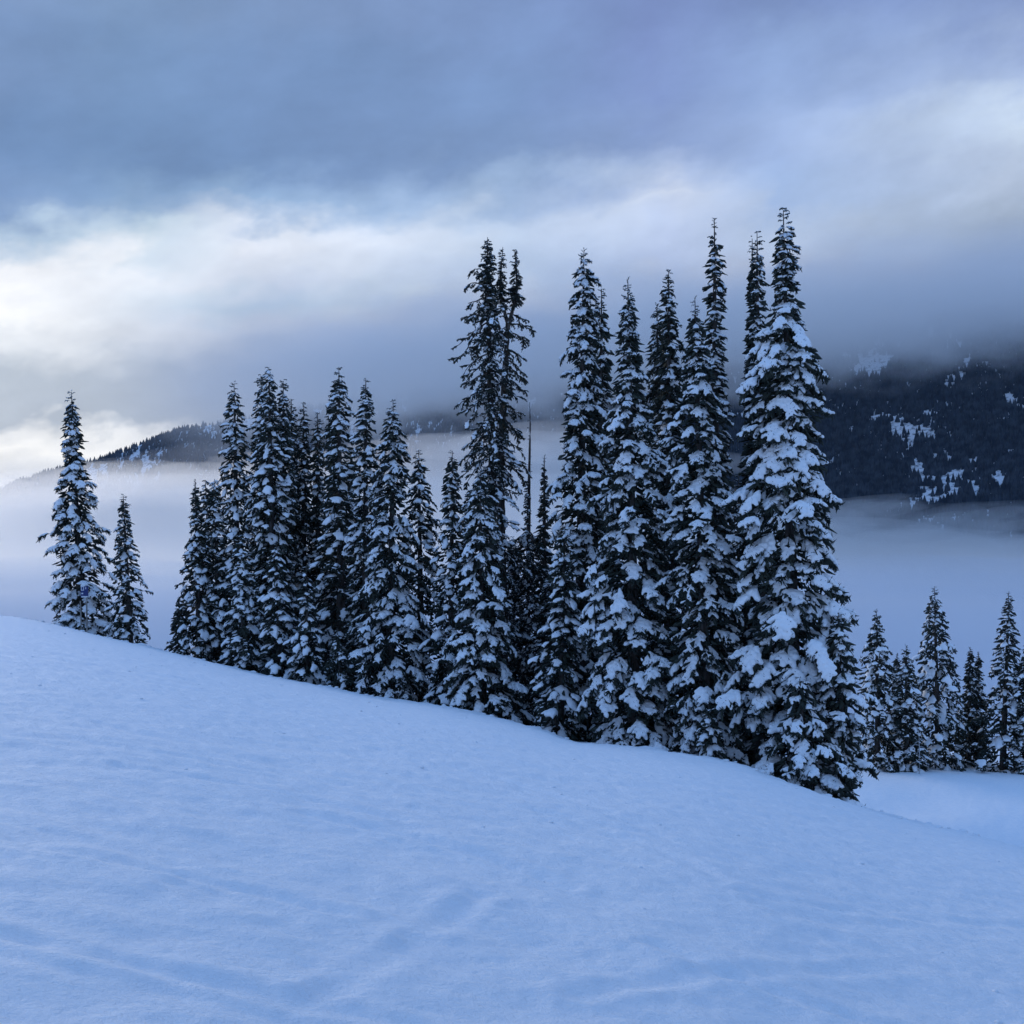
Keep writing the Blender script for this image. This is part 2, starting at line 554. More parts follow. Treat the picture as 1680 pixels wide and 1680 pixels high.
def build_fog():
    nx, ny = 90, 70
    us = np.linspace(-0.75, 0.75, nx)
    ys = np.geomspace(330, 2400, ny)
    U, Y = np.meshgrid(us, ys, indexing='ij')
    X = U * Y
    p = 840 + U * PX
    # crest row of the bank against the mountain, by column
    row = np.interp(p, [-400, 0, 200, 420, 700, 900, 1060, 1200, 1400, 1700, 2200], [800, 785, 770, 755, 730, 716, 730, 795, 848, 876, 892])
    zc = (840 - row) / PX * 1000.0
    g = np.exp(-((Y - 1000) / 420) ** 2)
    lump = fbm(X / 130, Y / 260, 81, 4) * np.clip((Y - 250) / 500, 0.1, 1)
    zt = -13 - 3 * (Y / 1000) + (zc + 13) * g
    # the bank thins towards its top: layers one inside the other
    for k, (dz, dens, amp) in enumerate(((0, 0.0007, 10), (7, 0.0012, 11), (16, 0.003, 9), (28, 0.009, 7))):
        m = volume_mat('fog', (1.0, 0.985, 0.965), dens, 0.6)[0]
        o = closed_slab('fog_bank', X, Y, zt - dz * np.clip(Y / 700, 0.15, 1) + amp * np.roll(lump, 7 * k, 0), np.full_like(X, -260), m)
        tag(o, 'pale bank of fog filling the valley below the mountain', 'fog', 'fog in the valley', 'stuff')


    # billows along its upper edge
    rg = np.random.default_rng(23)
    m = volume_mat('fog', (1.0, 0.985, 0.965), 0.0032, 0.6)[0]
    for pp in (-40, 110, 215, 330, 470, 640, 735, 820, 905, 1000, 1090, 1190, 1290, 1390, 1475, 1560, 1650, 1730):
        Yp = rg.uniform(780, 1080)
        rw = float(np.interp(pp, [-400, 0, 200, 420, 700, 900, 1060, 1200, 1400, 1700, 2200], [800, 785, 770, 755, 730, 716, 730, 795, 848, 876, 892])) + rg.uniform(4, 26) + (34 if pp > 1150 else 20 if pp < 720 else 0)
        nu, nv = 26, 13
        A, B = np.meshgrid(np.linspace(0, 2 * math.pi, nu, endpoint=False), np.linspace(-math.pi / 2, math.pi / 2, nv), indexing='ij')
        sd = rg.uniform(0, 90)
        ca, cb, sb, sa = np.cos(A), np.cos(B), np.sin(B), np.sin(A)
        rr = 1 + 0.35 * fbm(ca * cb * 2.0 + sd, sa * cb * 2.0 + sb * 2.4, 92, 3) * cb
        V = np.stack([ca * cb * rr * rg.uniform(55, 120), sa * cb * rr * rg.uniform(50, 110), sb * rr * rg.uniform(12, 26)], -1).reshape(-1, 3)
        V = V + np.array([(pp - 840) / PX * Yp, Yp, (840 - rw) / PX * Yp])
        o = link_mesh('fog_bank', V, grid_faces(nu, nv, True), [m])
        tag(o, 'pale bank of fog filling the valley below the mountain', 'fog', 'fog in the valley', 'stuff')
    m = volume_mat('fog', (1.0, 0.985, 0.965), 0.0014, 0.5)[0]
    for pp in (1330, 1400, 1450, 1510, 1575, 1640, 1700):   # torn wisps at the foot of the mountain
        Yp = rg.uniform(820, 1060)
        rw = float(np.interp(pp, [1300, 1400, 1700], [835, 846, 868])) + rg.uniform(-8, 22)
        A, B = np.meshgrid(np.linspace(0, 2 * math.pi, 26, endpoint=False), np.linspace(-math.pi / 2, math.pi / 2, 13), indexing='ij')
        sd = rg.uniform(0, 90)
        ca, cb, sb, sa = np.cos(A), np.cos(B), np.sin(B), np.sin(A)
        rr = 1 + 0.6 * fbm(ca * cb * 2.4 + sd, sa * cb * 2.4 + sb * 2.8, 93, 3) * cb
        V = np.stack([ca * cb * rr * rg.uniform(50, 90), sa * cb * rr * rg.uniform(80, 160), sb * rr * rg.uniform(9, 20) + 9 * ca * cb], -1).reshape(-1, 3)
        V = V + np.array([(pp - 840) / PX * Yp, Yp, (840 - rw) / PX * Yp])
        o = link_mesh('fog_wisp', V, grid_faces(26, 13, True), [m])
        tag(o, 'torn wisp of fog drifting at the foot of the dark mountain', 'fog', 'fog wisps', 'stuff')
    # thinner mist this side of the bank, its shaded blue put into the colour
    m = volume_mat('mist', (0.70, 0.77, 0.86), 0.0040, 0.0)[0]
    us = np.linspace(-0.8, 0.8, 40)
    ys = np.linspace(100, 560, 24)
    U, Y = np.meshgrid(us, ys, indexing='ij')
    X = U * Y
    top = -17 + 5 * fbm(X / 60, Y / 90, 86, 3) - 26 * np.clip((Y - 380) / 180, 0, 1) ** 2
    o = closed_slab('mist', X, Y, top, np.full_like(X, -250), m)
    tag(o, 'thin mist tinted blue as if shaded, just below the crest of the slope', 'mist', kind='stuff')
    # thin mist on the lower ridge
    m = volume_mat('mist', (0.97, 0.975, 0.98), 0.0012, 0.4)[0]
    us = np.linspace(-0.62, 0.02, 30)
    ys = np.linspace(1480, 1700, 6)
    U, Y = np.meshgrid(us, ys, indexing='ij')
    X = U * Y
    e = np.clip(np.minimum(U + 0.62, 0.02 - U) / 0.15, 0, 1) * np.sin(np.clip((Y - 1470) / 240, 0, 1) * math.pi)
    top = 40 + 75 * e * (0.8 + 0.5 * fbm(X / 120, Y / 200, 85, 3)) + 30 * (U + 0.3)
    o = closed_slab('mist', X, Y, top, top - 20 - 110 * e, m)
    tag(o, 'thin mist drifting along the low ridge', 'mist', kind='stuff')
    # the air itself
    m = volume_mat('haze', (0.55, 0.74, 1.0), HAZE)[0]
    X, Y = np.meshgrid([-2600.0, 2600.0], [-450.0, 3000.0], indexing='ij')
    o = closed_slab('haze', X, Y, np.full_like(X, 620.0), np.full_like(X, -345.0), m)
    tag(o, 'thin blue air between the slope and the mountain', 'haze', kind='stuff')


HAZE = 0.00003
build_fog()


def build_cloud():
    m, nt, v = volume_mat('cloud', (0.975, 0.968, 0.955), 0.0)
    N, Lk = nt.nodes.new, nt.links.new

    def mth(op, a, b=None, c=None, clamp=False):
        n = N('ShaderNodeMath')
        n.operation = op
        n.use_clamp = clamp
        for i, val in enumerate((a, b, c)):
            if val is None:
                continue
            if isinstance(val, (int, float)):
                n.inputs[i].default_value = val
            else:
                Lk(val, n.inputs[i])
        return n.outputs[0]

    def rng(val, a, b):
        n = N('ShaderNodeMapRange')
        n.interpolation_type = 'SMOOTHSTEP'
        n.inputs['From Min'].default_value = a
        n.inputs['From Max'].default_value = b
        Lk(val, n.inputs['Value'])
        return n.outputs[0]
    tc = N('ShaderNodeTexCoord')
    sep = N('ShaderNodeSeparateXYZ')
    Lk(tc.outputs['Object'], sep.inputs[0])
    x, y, z = sep.outputs
    mp = N('ShaderNodeMapping')
    mp.inputs['Scale'].default_value = (1 / 110, 1 / 150, 1 / 58)
    Lk(tc.outputs['Object'], mp.inputs[0])
    nz = N('ShaderNodeTexNoise')
    nz.inputs['Scale'].default_value = 1.0
    nz.inputs['Detail'].default_value = 5.0
    nz.inputs['Roughness'].default_value = 0.6
    Lk(mp.outputs[0], nz.inputs['Vector'])
    w = mth('MULTIPLY', mth('SUBTRACT', nz.outputs['Fac'], 0.5), 185.0)
    # base of the cloud sinks a little towards the left
    zb = mth('ADD', z, mth('MULTIPLY', x, -0.105))
    low = rng(mth('ADD', zb, w), 112, 200)
    high = mth('SUBTRACT', 1.0, rng(mth('ADD', zb, w), 200, 305))
    side = mth('MULTIPLY', rng(x, -520, -150), mth('SUBTRACT', 1.0, rng(x, 1500, 1700)))
    d = mth('MULTIPLY', mth('MULTIPLY', low, high), mth('MULTIPLY', side, 0.009))
    Lk(d, v.inputs['Density'])
    m.cycles.volume_step_rate = CLOUD_STEP
    X, Y = np.meshgrid([-560.0, 1700.0], [1180.0, 1680.0], indexing='ij')
    o = closed_slab('cloud', X, Y, np.full_like(X, 330.0), np.full_like(X, 30.0), m)
    tag(o, 'grey cloud resting on the mountain', 'cloud', kind='stuff')


CLOUD_STEP = 0.5
build_cloud()

# ------------------------------------------------------------------ boughs: a small library of snow-laden fir sprays, unit length along +X
def spindle(path, rad, sides, rng, jit=0.25):
    """A tapering needle-covered twig: closed tube of `sides` facets round a path, radii jittered so that the outline bristles."""
    path = np.asarray(path, float)
    n = len(path)
    d = np.gradient(path, axis=0)
    d /= np.linalg.norm(d, axis=1)[:, None] + 1e-9
    up = np.array([0.0, 0.0, 1.0])
    a = np.cross(d, up)
    bad = np.linalg.norm(a, axis=1) < 1e-3
    a[bad] = (0, 1, 0)
    a /= np.linalg.norm(a, axis=1)[:, None]
    b = np.cross(a, d)
    ang = np.arange(sides) * 2 * math.pi / sides + rng.uniform(0, 6.28)
    r = np.asarray(rad)[:, None] * (1 + jit * rng.uniform(-1, 1, (n, sides)))
    V = path[:, None] + r[..., None] * (np.cos(ang)[None, :, None] * a[:, None] + np.sin(ang)[None, :, None] * b[:, None])
    V = V.reshape(-1, 3)
    F = []
    for i in range(n - 1):
        for k in range(sides):
            k2 = (k + 1) % sides
            p, q, r1, s = i * sides + k, i * sides + k2, (i + 1) * sides + k2, (i + 1) * sides + k
            F += [(p, q, r1), (p, r1, s)]
    return V, np.array(F, dtype=np.int32)


def spike(p, d, ln, r, rng):
    d = d / (np.linalg.norm(d) + 1e-9)
    a = np.cross(d, rng.normal(size=3))
    a /= np.linalg.norm(a) + 1e-9
    b = np.cross(d, a)
    base = [p + r * (math.cos(t) * a + math.sin(t) * b) for t in (0, 2.09, 4.19)]
    return np.array(base + [p + d * ln]), np.array([(0, 1, 3), (1, 2, 3), (2, 0, 3)], dtype=np.int32)


def join(parts):
    Vs, Fs, n = [], [], 0
    for V, F in parts:
        Vs.append(V)
        Fs.append(F + n)
        n += len(V)
    if not Vs:
        return np.zeros((0, 3)), np.zeros((0, 3), dtype=np.int32)
    return np.concatenate(Vs), np.concatenate(Fs)


def ico():
    bm = bmesh.new()
    bmesh.ops.create_icosphere(bm, subdivisions=2, radius=1)
    V = np.array([v.co for v in bm.verts])
    F = np.array([[v.index for v in f.verts] for f in bm.faces], dtype=np.int32)
    bm.free()
    return V, F


ICO = ico()
_VOX_OBJ = []


from mathutils import Matrix, Vector, noise


def fuse(blobs, voxel, smooth=3, rough=0.0):
    """Melt overlapping ellipsoids (centre, radii, yaw) into one smooth lump of snow."""
    parts = []
    for c, r, yaw, pit in blobs:
        V = ICO[0] * np.asarray(r)
        cp, sp = math.cos(pit), math.sin(pit)
        V = np.stack([V[:, 0] * cp + V[:, 2] * sp, V[:, 1], -V[:, 0] * sp + V[:, 2] * cp], 1)
        cy, sy = math.cos(yaw), math.sin(yaw)
        V = np.stack([V[:, 0] * cy - V[:, 1] * sy, V[:, 0] * sy + V[:, 1] * cy, V[:, 2]], 1) + np.asarray(c)
        parts.append((V, ICO[1]))
    V, F = join(parts)
    me = bpy.data.meshes.new('lump')
    fill_mesh(me, V, F, [])
    o = bpy.data.objects.new('lump', me)
    COL.objects.link(o)
    m = o.modifiers.new('r', 'REMESH')
    m.mode = 'VOXEL'
    m.voxel_size = voxel
    m.adaptivity = 0.0
    s = o.modifiers.new('s', 'SMOOTH')
    s.factor = 0.5
    s.iterations = smooth
    dg = bpy.context.evaluated_depsgraph_get()
    e = o.evaluated_get(dg)
    me2 = e.to_mesh()
    me2.calc_loop_triangles()
    Vo = np.empty(len(me2.vertices) * 3, dtype=np.float32)
    me2.vertices.foreach_get('co', Vo)
    Fo = np.empty(len(me2.loop_triangles) * 3, dtype=np.int32)
    me2.loop_triangles.foreach_get('vertices', Fo)
    e.to_mesh_clear()
    bpy.data.objects.remove(o)
    bpy.data.meshes.remove(me)
    Vo = Vo.reshape(-1, 3).astype(float)
    if rough:
        Vo = Vo + rough * np.array([noise.noise_vector(Vector(v * 9.0)) for v in Vo]) + 0.5 * rough * np.array([noise.noise_vector(Vector(v * 21.0)) for v in Vo])
    return Vo, Fo.reshape(-1, 3)


def make_bough(seed, load, style='fan'):
    """One fir spray. load 0..1: how much snow lies on it. Returns needles and snow at two levels of detail."""
    rng = np.random.default_rng(seed)
    fan = style == 'fan'
    drop = rng.uniform(0.22, 0.50) if fan else rng.uniform(0.0, 0.25)
    bend = rng.uniform(-0.18, 0.18)

    def axis(t):
        t = np.asarray(t, float)
        return np.stack([t * (1 - 0.25 * drop * t), bend * t * t, 0.12 * t - drop * t ** 1.9], -1)
    twigs = [(axis(np.linspace(0.0, 1.0, 6)), 1.0)]
    nside = 6 if fan else 4
    for sgn in (-1, 1):
        for i in range(nside):
            t0 = 0.14 + 0.78 * (i + rng.uniform(0.1, 0.9)) / nside
            ln = (0.56 - 0.36 * t0) * rng.uniform(0.7, 1.25) * (1.0 if fan else 0.55)
            a = sgn * math.radians(rng.uniform(32, 66))
            dz = -rng.uniform(0.25, 0.85) if fan else rng.uniform(-0.4, 0.3)
            s = np.linspace(0, 1, 4)
            p0 = axis(t0)
            pts = p0 + np.stack([s * ln * math.cos(a), s * ln * math.sin(a), ln * dz * s ** 1.6 + 0.04 * s], -1)
            twigs.append((pts, ln))
    for i in range(10 if fan else 3):                    # sprays that hang below the limb
        t0 = rng.uniform(0.2, 0.97)
        ln = rng.uniform(0.16, 0.34)
        a = rng.uniform(-1.5, 1.5)
        s = np.linspace(0, 1, 4)
        pts = axis(t0) + np.stack([s * ln * 0.75 * math.cos(a), s * ln * 0.85 * math.sin(a), -s ** 1.2 * ln * rng.uniform(0.6, 1.1)], -1)
        twigs.append((pts, -ln))
    hi, lo = [], []
    for k, (pts, ln) in enumerate(twigs):
        l = abs(ln)
        n = len(pts)
        fat = (0.034 if k == 0 else 0.028 + 0.022 * l) * (1.0 if fan else 1.5)
        prof = np.array([0.5, 1.0, 1.15, 1.05, 0.9, 0.12]) if n == 6 else np.array([0.6, 1.2, 1.05, 0.1])
        hi.append(spindle(pts, fat * prof, 5, rng, 0.40))
        if k == 0 or (k % 2 and ln > 0) or k % 3 == 0 or not fan:
            lo.append(spindle(pts[[0, n // 2, n - 1]], np.array([0.7, 1.9, 0.15]) * fat, 3, rng, 0.3))
        m = 9 if k == 0 else 5
        for q in range(m):
            f = rng.uniform(0.2, 1.0) * (n - 1)
            i = min(int(f), n - 2)
            p = pts[i] + (pts[i + 1] - pts[i]) * (f - i)
            d = (pts[i + 1] - pts[i]) / np.linalg.norm(pts[i + 1] - pts[i]) + rng.normal(size=3) * 0.75
            d[2] += rng.uniform(-0.6, 0.35)
            sp = spike(p, d, rng.uniform(0.07, 0.16), 0.026, rng)
            hi.append(sp)
            if q == 0 and ln > 0:
                lo.append((p + (sp[0] - p) * 1.6, sp[1]))
    for k, (pts, ln) in enumerate(twigs):                # tufts that stick up through the snow
        if ln > 0 and fan:
            for q in range(2):
                i = int(rng.integers(1, len(pts)))
                hi.append(spike(pts[i] + rng.normal(size=3) * 0.02, np.array([rng.normal() * 0.5 + 0.5, rng.normal() * 0.5, 0.9]), rng.uniform(0.12, 0.20), 0.026, rng))
    blobs = []
    if load > 0:
        for k, (pts, ln) in enumerate(twigs):
            if ln < 0 or (k and rng.random() > 0.62 + 0.33 * load):
                continue
            n = len(pts)
            seg = np.linalg.norm(pts[-1] - pts[0])
            yaw = math.atan2(pts[-1][1] - pts[0][1], pts[-1][0] - pts[0][0])
            reach = rng.uniform(0.70, 0.95)
            if k == 0:
                fs = [f for f in np.linspace(0.25, 0.95, 6) if rng.random() < 0.7 + 0.3 * load]
            else:
                fs = (0.25, 0.55, 0.85)
            for f in fs:
                g = f * reach * (n - 1)
                i = min(int(g), n - 2)
                p = pts[i] + (pts[i + 1] - pts[i]) * (g - i)
                dv = pts[i + 1] - pts[i]
                pit = -math.atan2(dv[2], math.hypot(dv[0], dv[1]))
                th = (0.027 + 0.045 * load) * rng.uniform(0.75, 1.3) * (1.0 if fan else 1.1)
                sl = (0.13 if k == 0 else 0.24 * seg + 0.02) * rng.uniform(0.8, 1.15)
                blobs.append((p + np.array([0, 0, 0.030 + 0.5 * th]), (sl, th * 1.1, th * 0.9), yaw, pit))
        if fan and load > 0.5:
            for q in range(1 + int(load * 3)):
                t = rng.uniform(0.35, 0.9)
                p = axis(t) + np.array([0, rng.uniform(-0.16, 0.16), 0.06])
                r = rng.uniform(0.075, 0.13) * load
                blobs.append((p, (r * 1.25, r, r * 0.72), rng.uniform(-0.5, 0.5), drop * 0.9))
    out = dict(nh=join(hi), nl=join(lo))
    if blobs:
        out['sh'] = fuse(blobs, 0.033, 2, 0.022)
        out['sl'] = fuse([(c, (r[0] * 1.05, r[1] * 1.15, r[2] * 1.15), y, p) for c, r, y, p in blobs], 0.105 if load > 0.4 else 0.088, 1)
    else:
        out['sh'] = out['sl'] = (np.zeros((0, 3)), np.zeros((0, 3), dtype=np.int32))
    return out


LIB = {}
for _k, (_load, _style, _n) in {'heavy': (1.0, 'fan', 10), 'medium': (0.62, 'fan', 10), 'light': (0.24, 'fan', 10), 'bare': (0.0, 'fan', 6), 'stub': (0.6, 'stub', 8)}.items():
    LIB[_k] = [make_bough(1000 + 37 * i + len(_k) * 991, _load, _style) for i in range(_n)]
print('bough tris', {k: [int(np.mean([len(b[q][1]) for b in v])) for q in ('nh', 'sh', 'nl', 'sl')] for k, v in LIB.items()})
for _k, _v in LIB.items():
    for _b in _v:
        for key, nm, mt in (('nh', 'bough', NEEDLE_M), ('sh', 'snow_clump', CLUMP_M)):
            if len(_b[key][1]):
                me = bpy.data.meshes.new(nm)
                fill_mesh(me, _b[key][0], _b[key][1], [mt])
                _b['me_' + key] = me


def pose(az, pitch, sc, loc, roll=0.0):
    ca, sa = math.cos(az), math.sin(az)
    cp, sp = math.cos(pitch), math.sin(pitch)
    cr, sr = math.cos(roll), math.sin(roll)
    Rz = np.array([[ca, -sa, 0], [sa, ca, 0], [0, 0, 1]])
    Ry = np.array([[cp, 0, -sp], [0, 1, 0], [sp, 0, cp]])
    Rx = np.array([[1, 0, 0], [0, cr, -sr], [0, sr, cr]])
    return Rz @ Ry @ Rx, np.asarray(sc, float), np.asarray(loc, float)


def tube(path, rad, sides=8):
    rng = np.random.default_rng(3)
    return spindle(path, rad, sides, rng, 0.06)


def plan_boughs(rng, H, prof, load, gap, dens=1.0, droop=1.0, wild=0.28, pad=1.0, full=False):
    """Where the boughs of a fir sit: (height, azimuth, pitch, length, kind, distance of the spray from the trunk). prof: rows (share of height from the top, half width in m)."""
    fr, hw = np.array([p[0] for p in prof]), np.array([p[1] for p in prof])
    out = []
    h = H - 0.12
    ph = rng.uniform(0, 6.28)
    lump = rng.uniform(0, 50)
    while h > 0.10:
        f = 1 - h / H
        R = float(np.interp(f, fr, hw))
        Lm = min(R, (0.38 + 0.26 * R) * pad)                     # sprays stay under about a metre; long limbs carry them outwards
        n = int(round((5.0 + 2.6 * R + 2.2 * max(0, R - 0.6)) * dens))
        n = max(3, n)
        ph += 0.9 + rng.uniform(-0.3, 0.3)
        for k in range(n):
            a = ph + k * 2 * math.pi / n + rng.uniform(-0.35, 0.35)
            # sides of the crown bulge and thin in patches
            patch = float(vnoise(np.array(a * 0.8 + lump), np.array(h * 0.55), 7)) + 0.5 * float(vnoise(np.array(a * 1.9 + lump), np.array(h * 1.6), 8))
            if rng.random() < gap or patch < -0.85 or (math.sin(a) > 0.42 and rng.random() < 0.82 and not full):
                continue                                 # the far side needs fewer
            Rk = R * (1.0 + wild * patch) * rng.uniform(0.84, 1.18)
            if rng.random() < 0.05:
                Rk *= 1.22
            L = min(Rk, Lm * rng.uniform(0.85, 1.3))
            hh = h + rng.uniform(-0.30, 0.30) * (0.25 + R)
            if hh < 0.05:
                continue
            if R < 0.26:
                kind, pitch = 'stub', math.radians(rng.uniform(-18, 24) if R > 0.13 else rng.uniform(22, 68))
                L = max(L, 0.13 if R > 0.13 else 0.075)
            else:
                x = load + rng.normal() * 0.26 + 0.40 * float(vnoise(np.array(a * 1.1 + lump + 9), np.array(h * 0.9), 19))
                kind = 'heavy' if x > 0.95 else 'medium' if x > 0.62 else 'light' if x > 0.16 else 'bare'
                pitch = math.radians(rng.uniform(-36, 8) * droop - 8 * droop * min(1, R))
            out.append((hh, a, pitch, max(L, 0.10), kind, max(0.0, Rk - L) * 0.97))
        h -= (0.10 + 0.30 * min(R, 1.0)) * rng.uniform(0.85, 1.15) / (0.4 + 0.6 * dens)
    return out


def inner_mass(rng, H, prof, n, f0=0.04):
    """Dark inner twigs close to the trunk."""
    fr, hw = np.array([p[0] for p in prof]), np.array([p[1] for p in prof])
    parts = []
    for i in range(n):
        f = f0 + (1 - f0) * rng.random() ** 0.8
        h = H * (1 - f)
        R = float(np.interp(f, fr, hw))
        a = rng.uniform(0, 6.28)
        d = np.array([math.cos(a), math.sin(a), rng.uniform(-0.9, -0.1)])
        L = min(R, rng.uniform(0.22, 0.42))
        r0 = rng.uniform(0.05, 0.80) * max(0.0, R - 0.6 * L)
        s = np.array([0.0, 0.5, 1.0])[:, None]
        pts = np.array([d[0] * r0, d[1] * r0, h - 0.25 * r0]) + d * L * s
        pts[1:, :2] += rng.normal(size=(2, 2)) * 0.05
        pts[:, 2] = np.maximum(pts[:, 2], 0.03)
        parts.append(spindle(pts, np.array([0.03, 0.070, 0.012]), 3, rng, 0.6))
    return join(parts)


def bake(plan, rng, which):
    """All boughs of a plan joined: needles ('nl') or snow ('sl')."""
    parts = []
    for hh, a, pitch, L, kind, vi, wid, off in plan:
        V, F = LIB[kind][vi][which]
        if not len(F):
            continue
        R, sc, loc = pose(a, pitch, (L, L * wid, L), (off * math.cos(a), off * math.sin(a), hh))
        parts.append(((V * sc) @ R.T + loc, F))
    return join(parts)



def finish_plan(plan, rng):
    return [(hh - 0.30 * off, a, p, L, k, int(rng.integers(len(LIB[k]))), rng.uniform(0.85, 1.2), off) for hh, a, p, L, k, off in plan if hh - 0.3 * off > 0.0]


MESH_CACHE = {}


def place_root(spec, Y, name='fir_tree'):
    """The Empty at the foot of a tree seen at pixel column bx, its top at (tx, ty)."""
    X = (spec['bx'] - 840) / PX * Y
    zb = float(ground_z(X, Y)) - 0.12
    ztop = (840 - spec['ty']) / PX * Y
    H = ztop - zb
    root = empty(name, (X, Y, zb))
    lean = math.atan(((spec['tx'] - spec['bx']) / PX * Y) / H)
    root.rotation_euler = (0, lean, 0)
    return root, H


def crest_depth(px):
    return float(np.interp(math.atan((px - 840) / PX), _az_tab, _D_TAB))


N_BOUGH = [0, 0]


SHARED = {}


def build_fir(spec):
    Y = spec.get('Y') or crest_depth(spec['bx']) + spec.get('off', 3)
    rng = np.random.default_rng(spec.get('seed', int(spec['tx'] * 7 + spec['ty'])))
    root, H = place_root(spec, Y)
    tag(root, spec['label'], 'tree', spec.get('group', 'snowy firs below the crest of the slope'))
    if spec.get('share') in SHARED:                     # same meshes as a neighbour, turned and stretched
        mats, H0 = SHARED[spec['share']]
        k = (H / H0) ** 0.5 * spec.get('k', 1.0)
        root.scale = (k, k, H / H0)
        root.rotation_euler = (0, root.rotation_euler[1], rng.uniform(0.7, 5.5))
        for nm, me in mats:
            tag(link(nm, me, root), kind='stuff' if nm != 'trunk' else None)
        return root
    rows = spec['prof']                                 # (pixel row, half width in px)
    base_row = spec['ty'] + H * PX / Y
    prof = [((r - spec['ty']) / (base_row - spec['ty']), (w * 1.08 + 1.5) * Y / PX) for r, w in rows]
    load = spec.get('load', 0.7) + 0.15
    dens = spec.get('dens', 1.0)
    t = np.linspace(0, 1, 7)
    rb = 0.028 * H ** 0.75 + 0.02
    V, F = tube(np.stack([0 * t, 0 * t, t * H * 0.995], -1), rb * (1 - t) ** 0.8 + 0.012, 8)
    link_mesh('trunk', V, F, [BARK_M], root)
    plan = finish_plan(plan_boughs(rng, H, prof, load, spec.get('gap', 0.06), dens, spec.get('droop', 1.0), spec.get('wild', 0.28), spec.get('pad', 1.0), bool(spec.get('share'))), rng)
    if spec.get('fine'):
        # the 300 boughs that show most are parts; those round the back are joined
        plan.sort(key=lambda q: math.sin(q[1]) - 0.15 * q[3])
        plan, rest = plan[:300], plan[300:]
        V, F = join([inner_mass(rng, H, prof, int(85 * H)), bake(rest, rng, 'nl')])
        tag(link_mesh('inner_foliage', V, F, [NEEDLE_M], root), kind='stuff')
        if rest:
            tag(link_mesh('snow_load', *bake(rest, rng, 'sl'), [CLUMP_M], root), kind='stuff')
        for hh, a, pitch, L, kind, vi, wid, off in plan:
            R, sc, loc = pose(a, pitch, (L, L * wid, L), (off * math.cos(a), off * math.sin(a), hh))
            M = Matrix.Translation(loc) @ Matrix(R.tolist()).to_4x4() @ Matrix.Diagonal((*sc, 1))
            b = link('bough', LIB[kind][vi]['me_nh'], root)
            b.matrix_basis = M
            if kind != 'bare':
                link('snow_clump', LIB[kind][vi]['me_sh'], b)
        N_BOUGH[0] += len(plan)
        N_BOUGH[1] += len(rest)
    else:
        N_BOUGH[1] += len(plan)
        inner = inner_mass(rng, H, prof, int(42 * H))
        tag(link_mesh('crown', *join([bake(plan, rng, 'nl'), inner]), [NEEDLE_M], root), kind='stuff')
        tag(link_mesh('snow_load', *bake(plan, rng, 'sl'), [CLUMP_M], root), kind='stuff')
        if spec.get('share'):
            SHARED[spec['share']] = ([(c.name.split('.')[0], c.data) for c in root.children], H)
    return root

# ------------------------------------------------------------------ every tree: tip, foot and outline as they stand along the crest
def std(ty, by, w, spire=0.25):
    """A usual fir outline: a thin spire, then a slowly widening skirt. w: half width at the foot, px."""
    h = by - ty
    return [(ty, 2), (ty + 0.06 * h, 0.10 * w + 2), (ty + spire * h, 0.42 * w), (ty + 0.45 * h, 0.62 * w), (ty + 0.7 * h, 0.82 * w), (ty + 0.93 * h, w), (by + 40, 0.9 * w)]


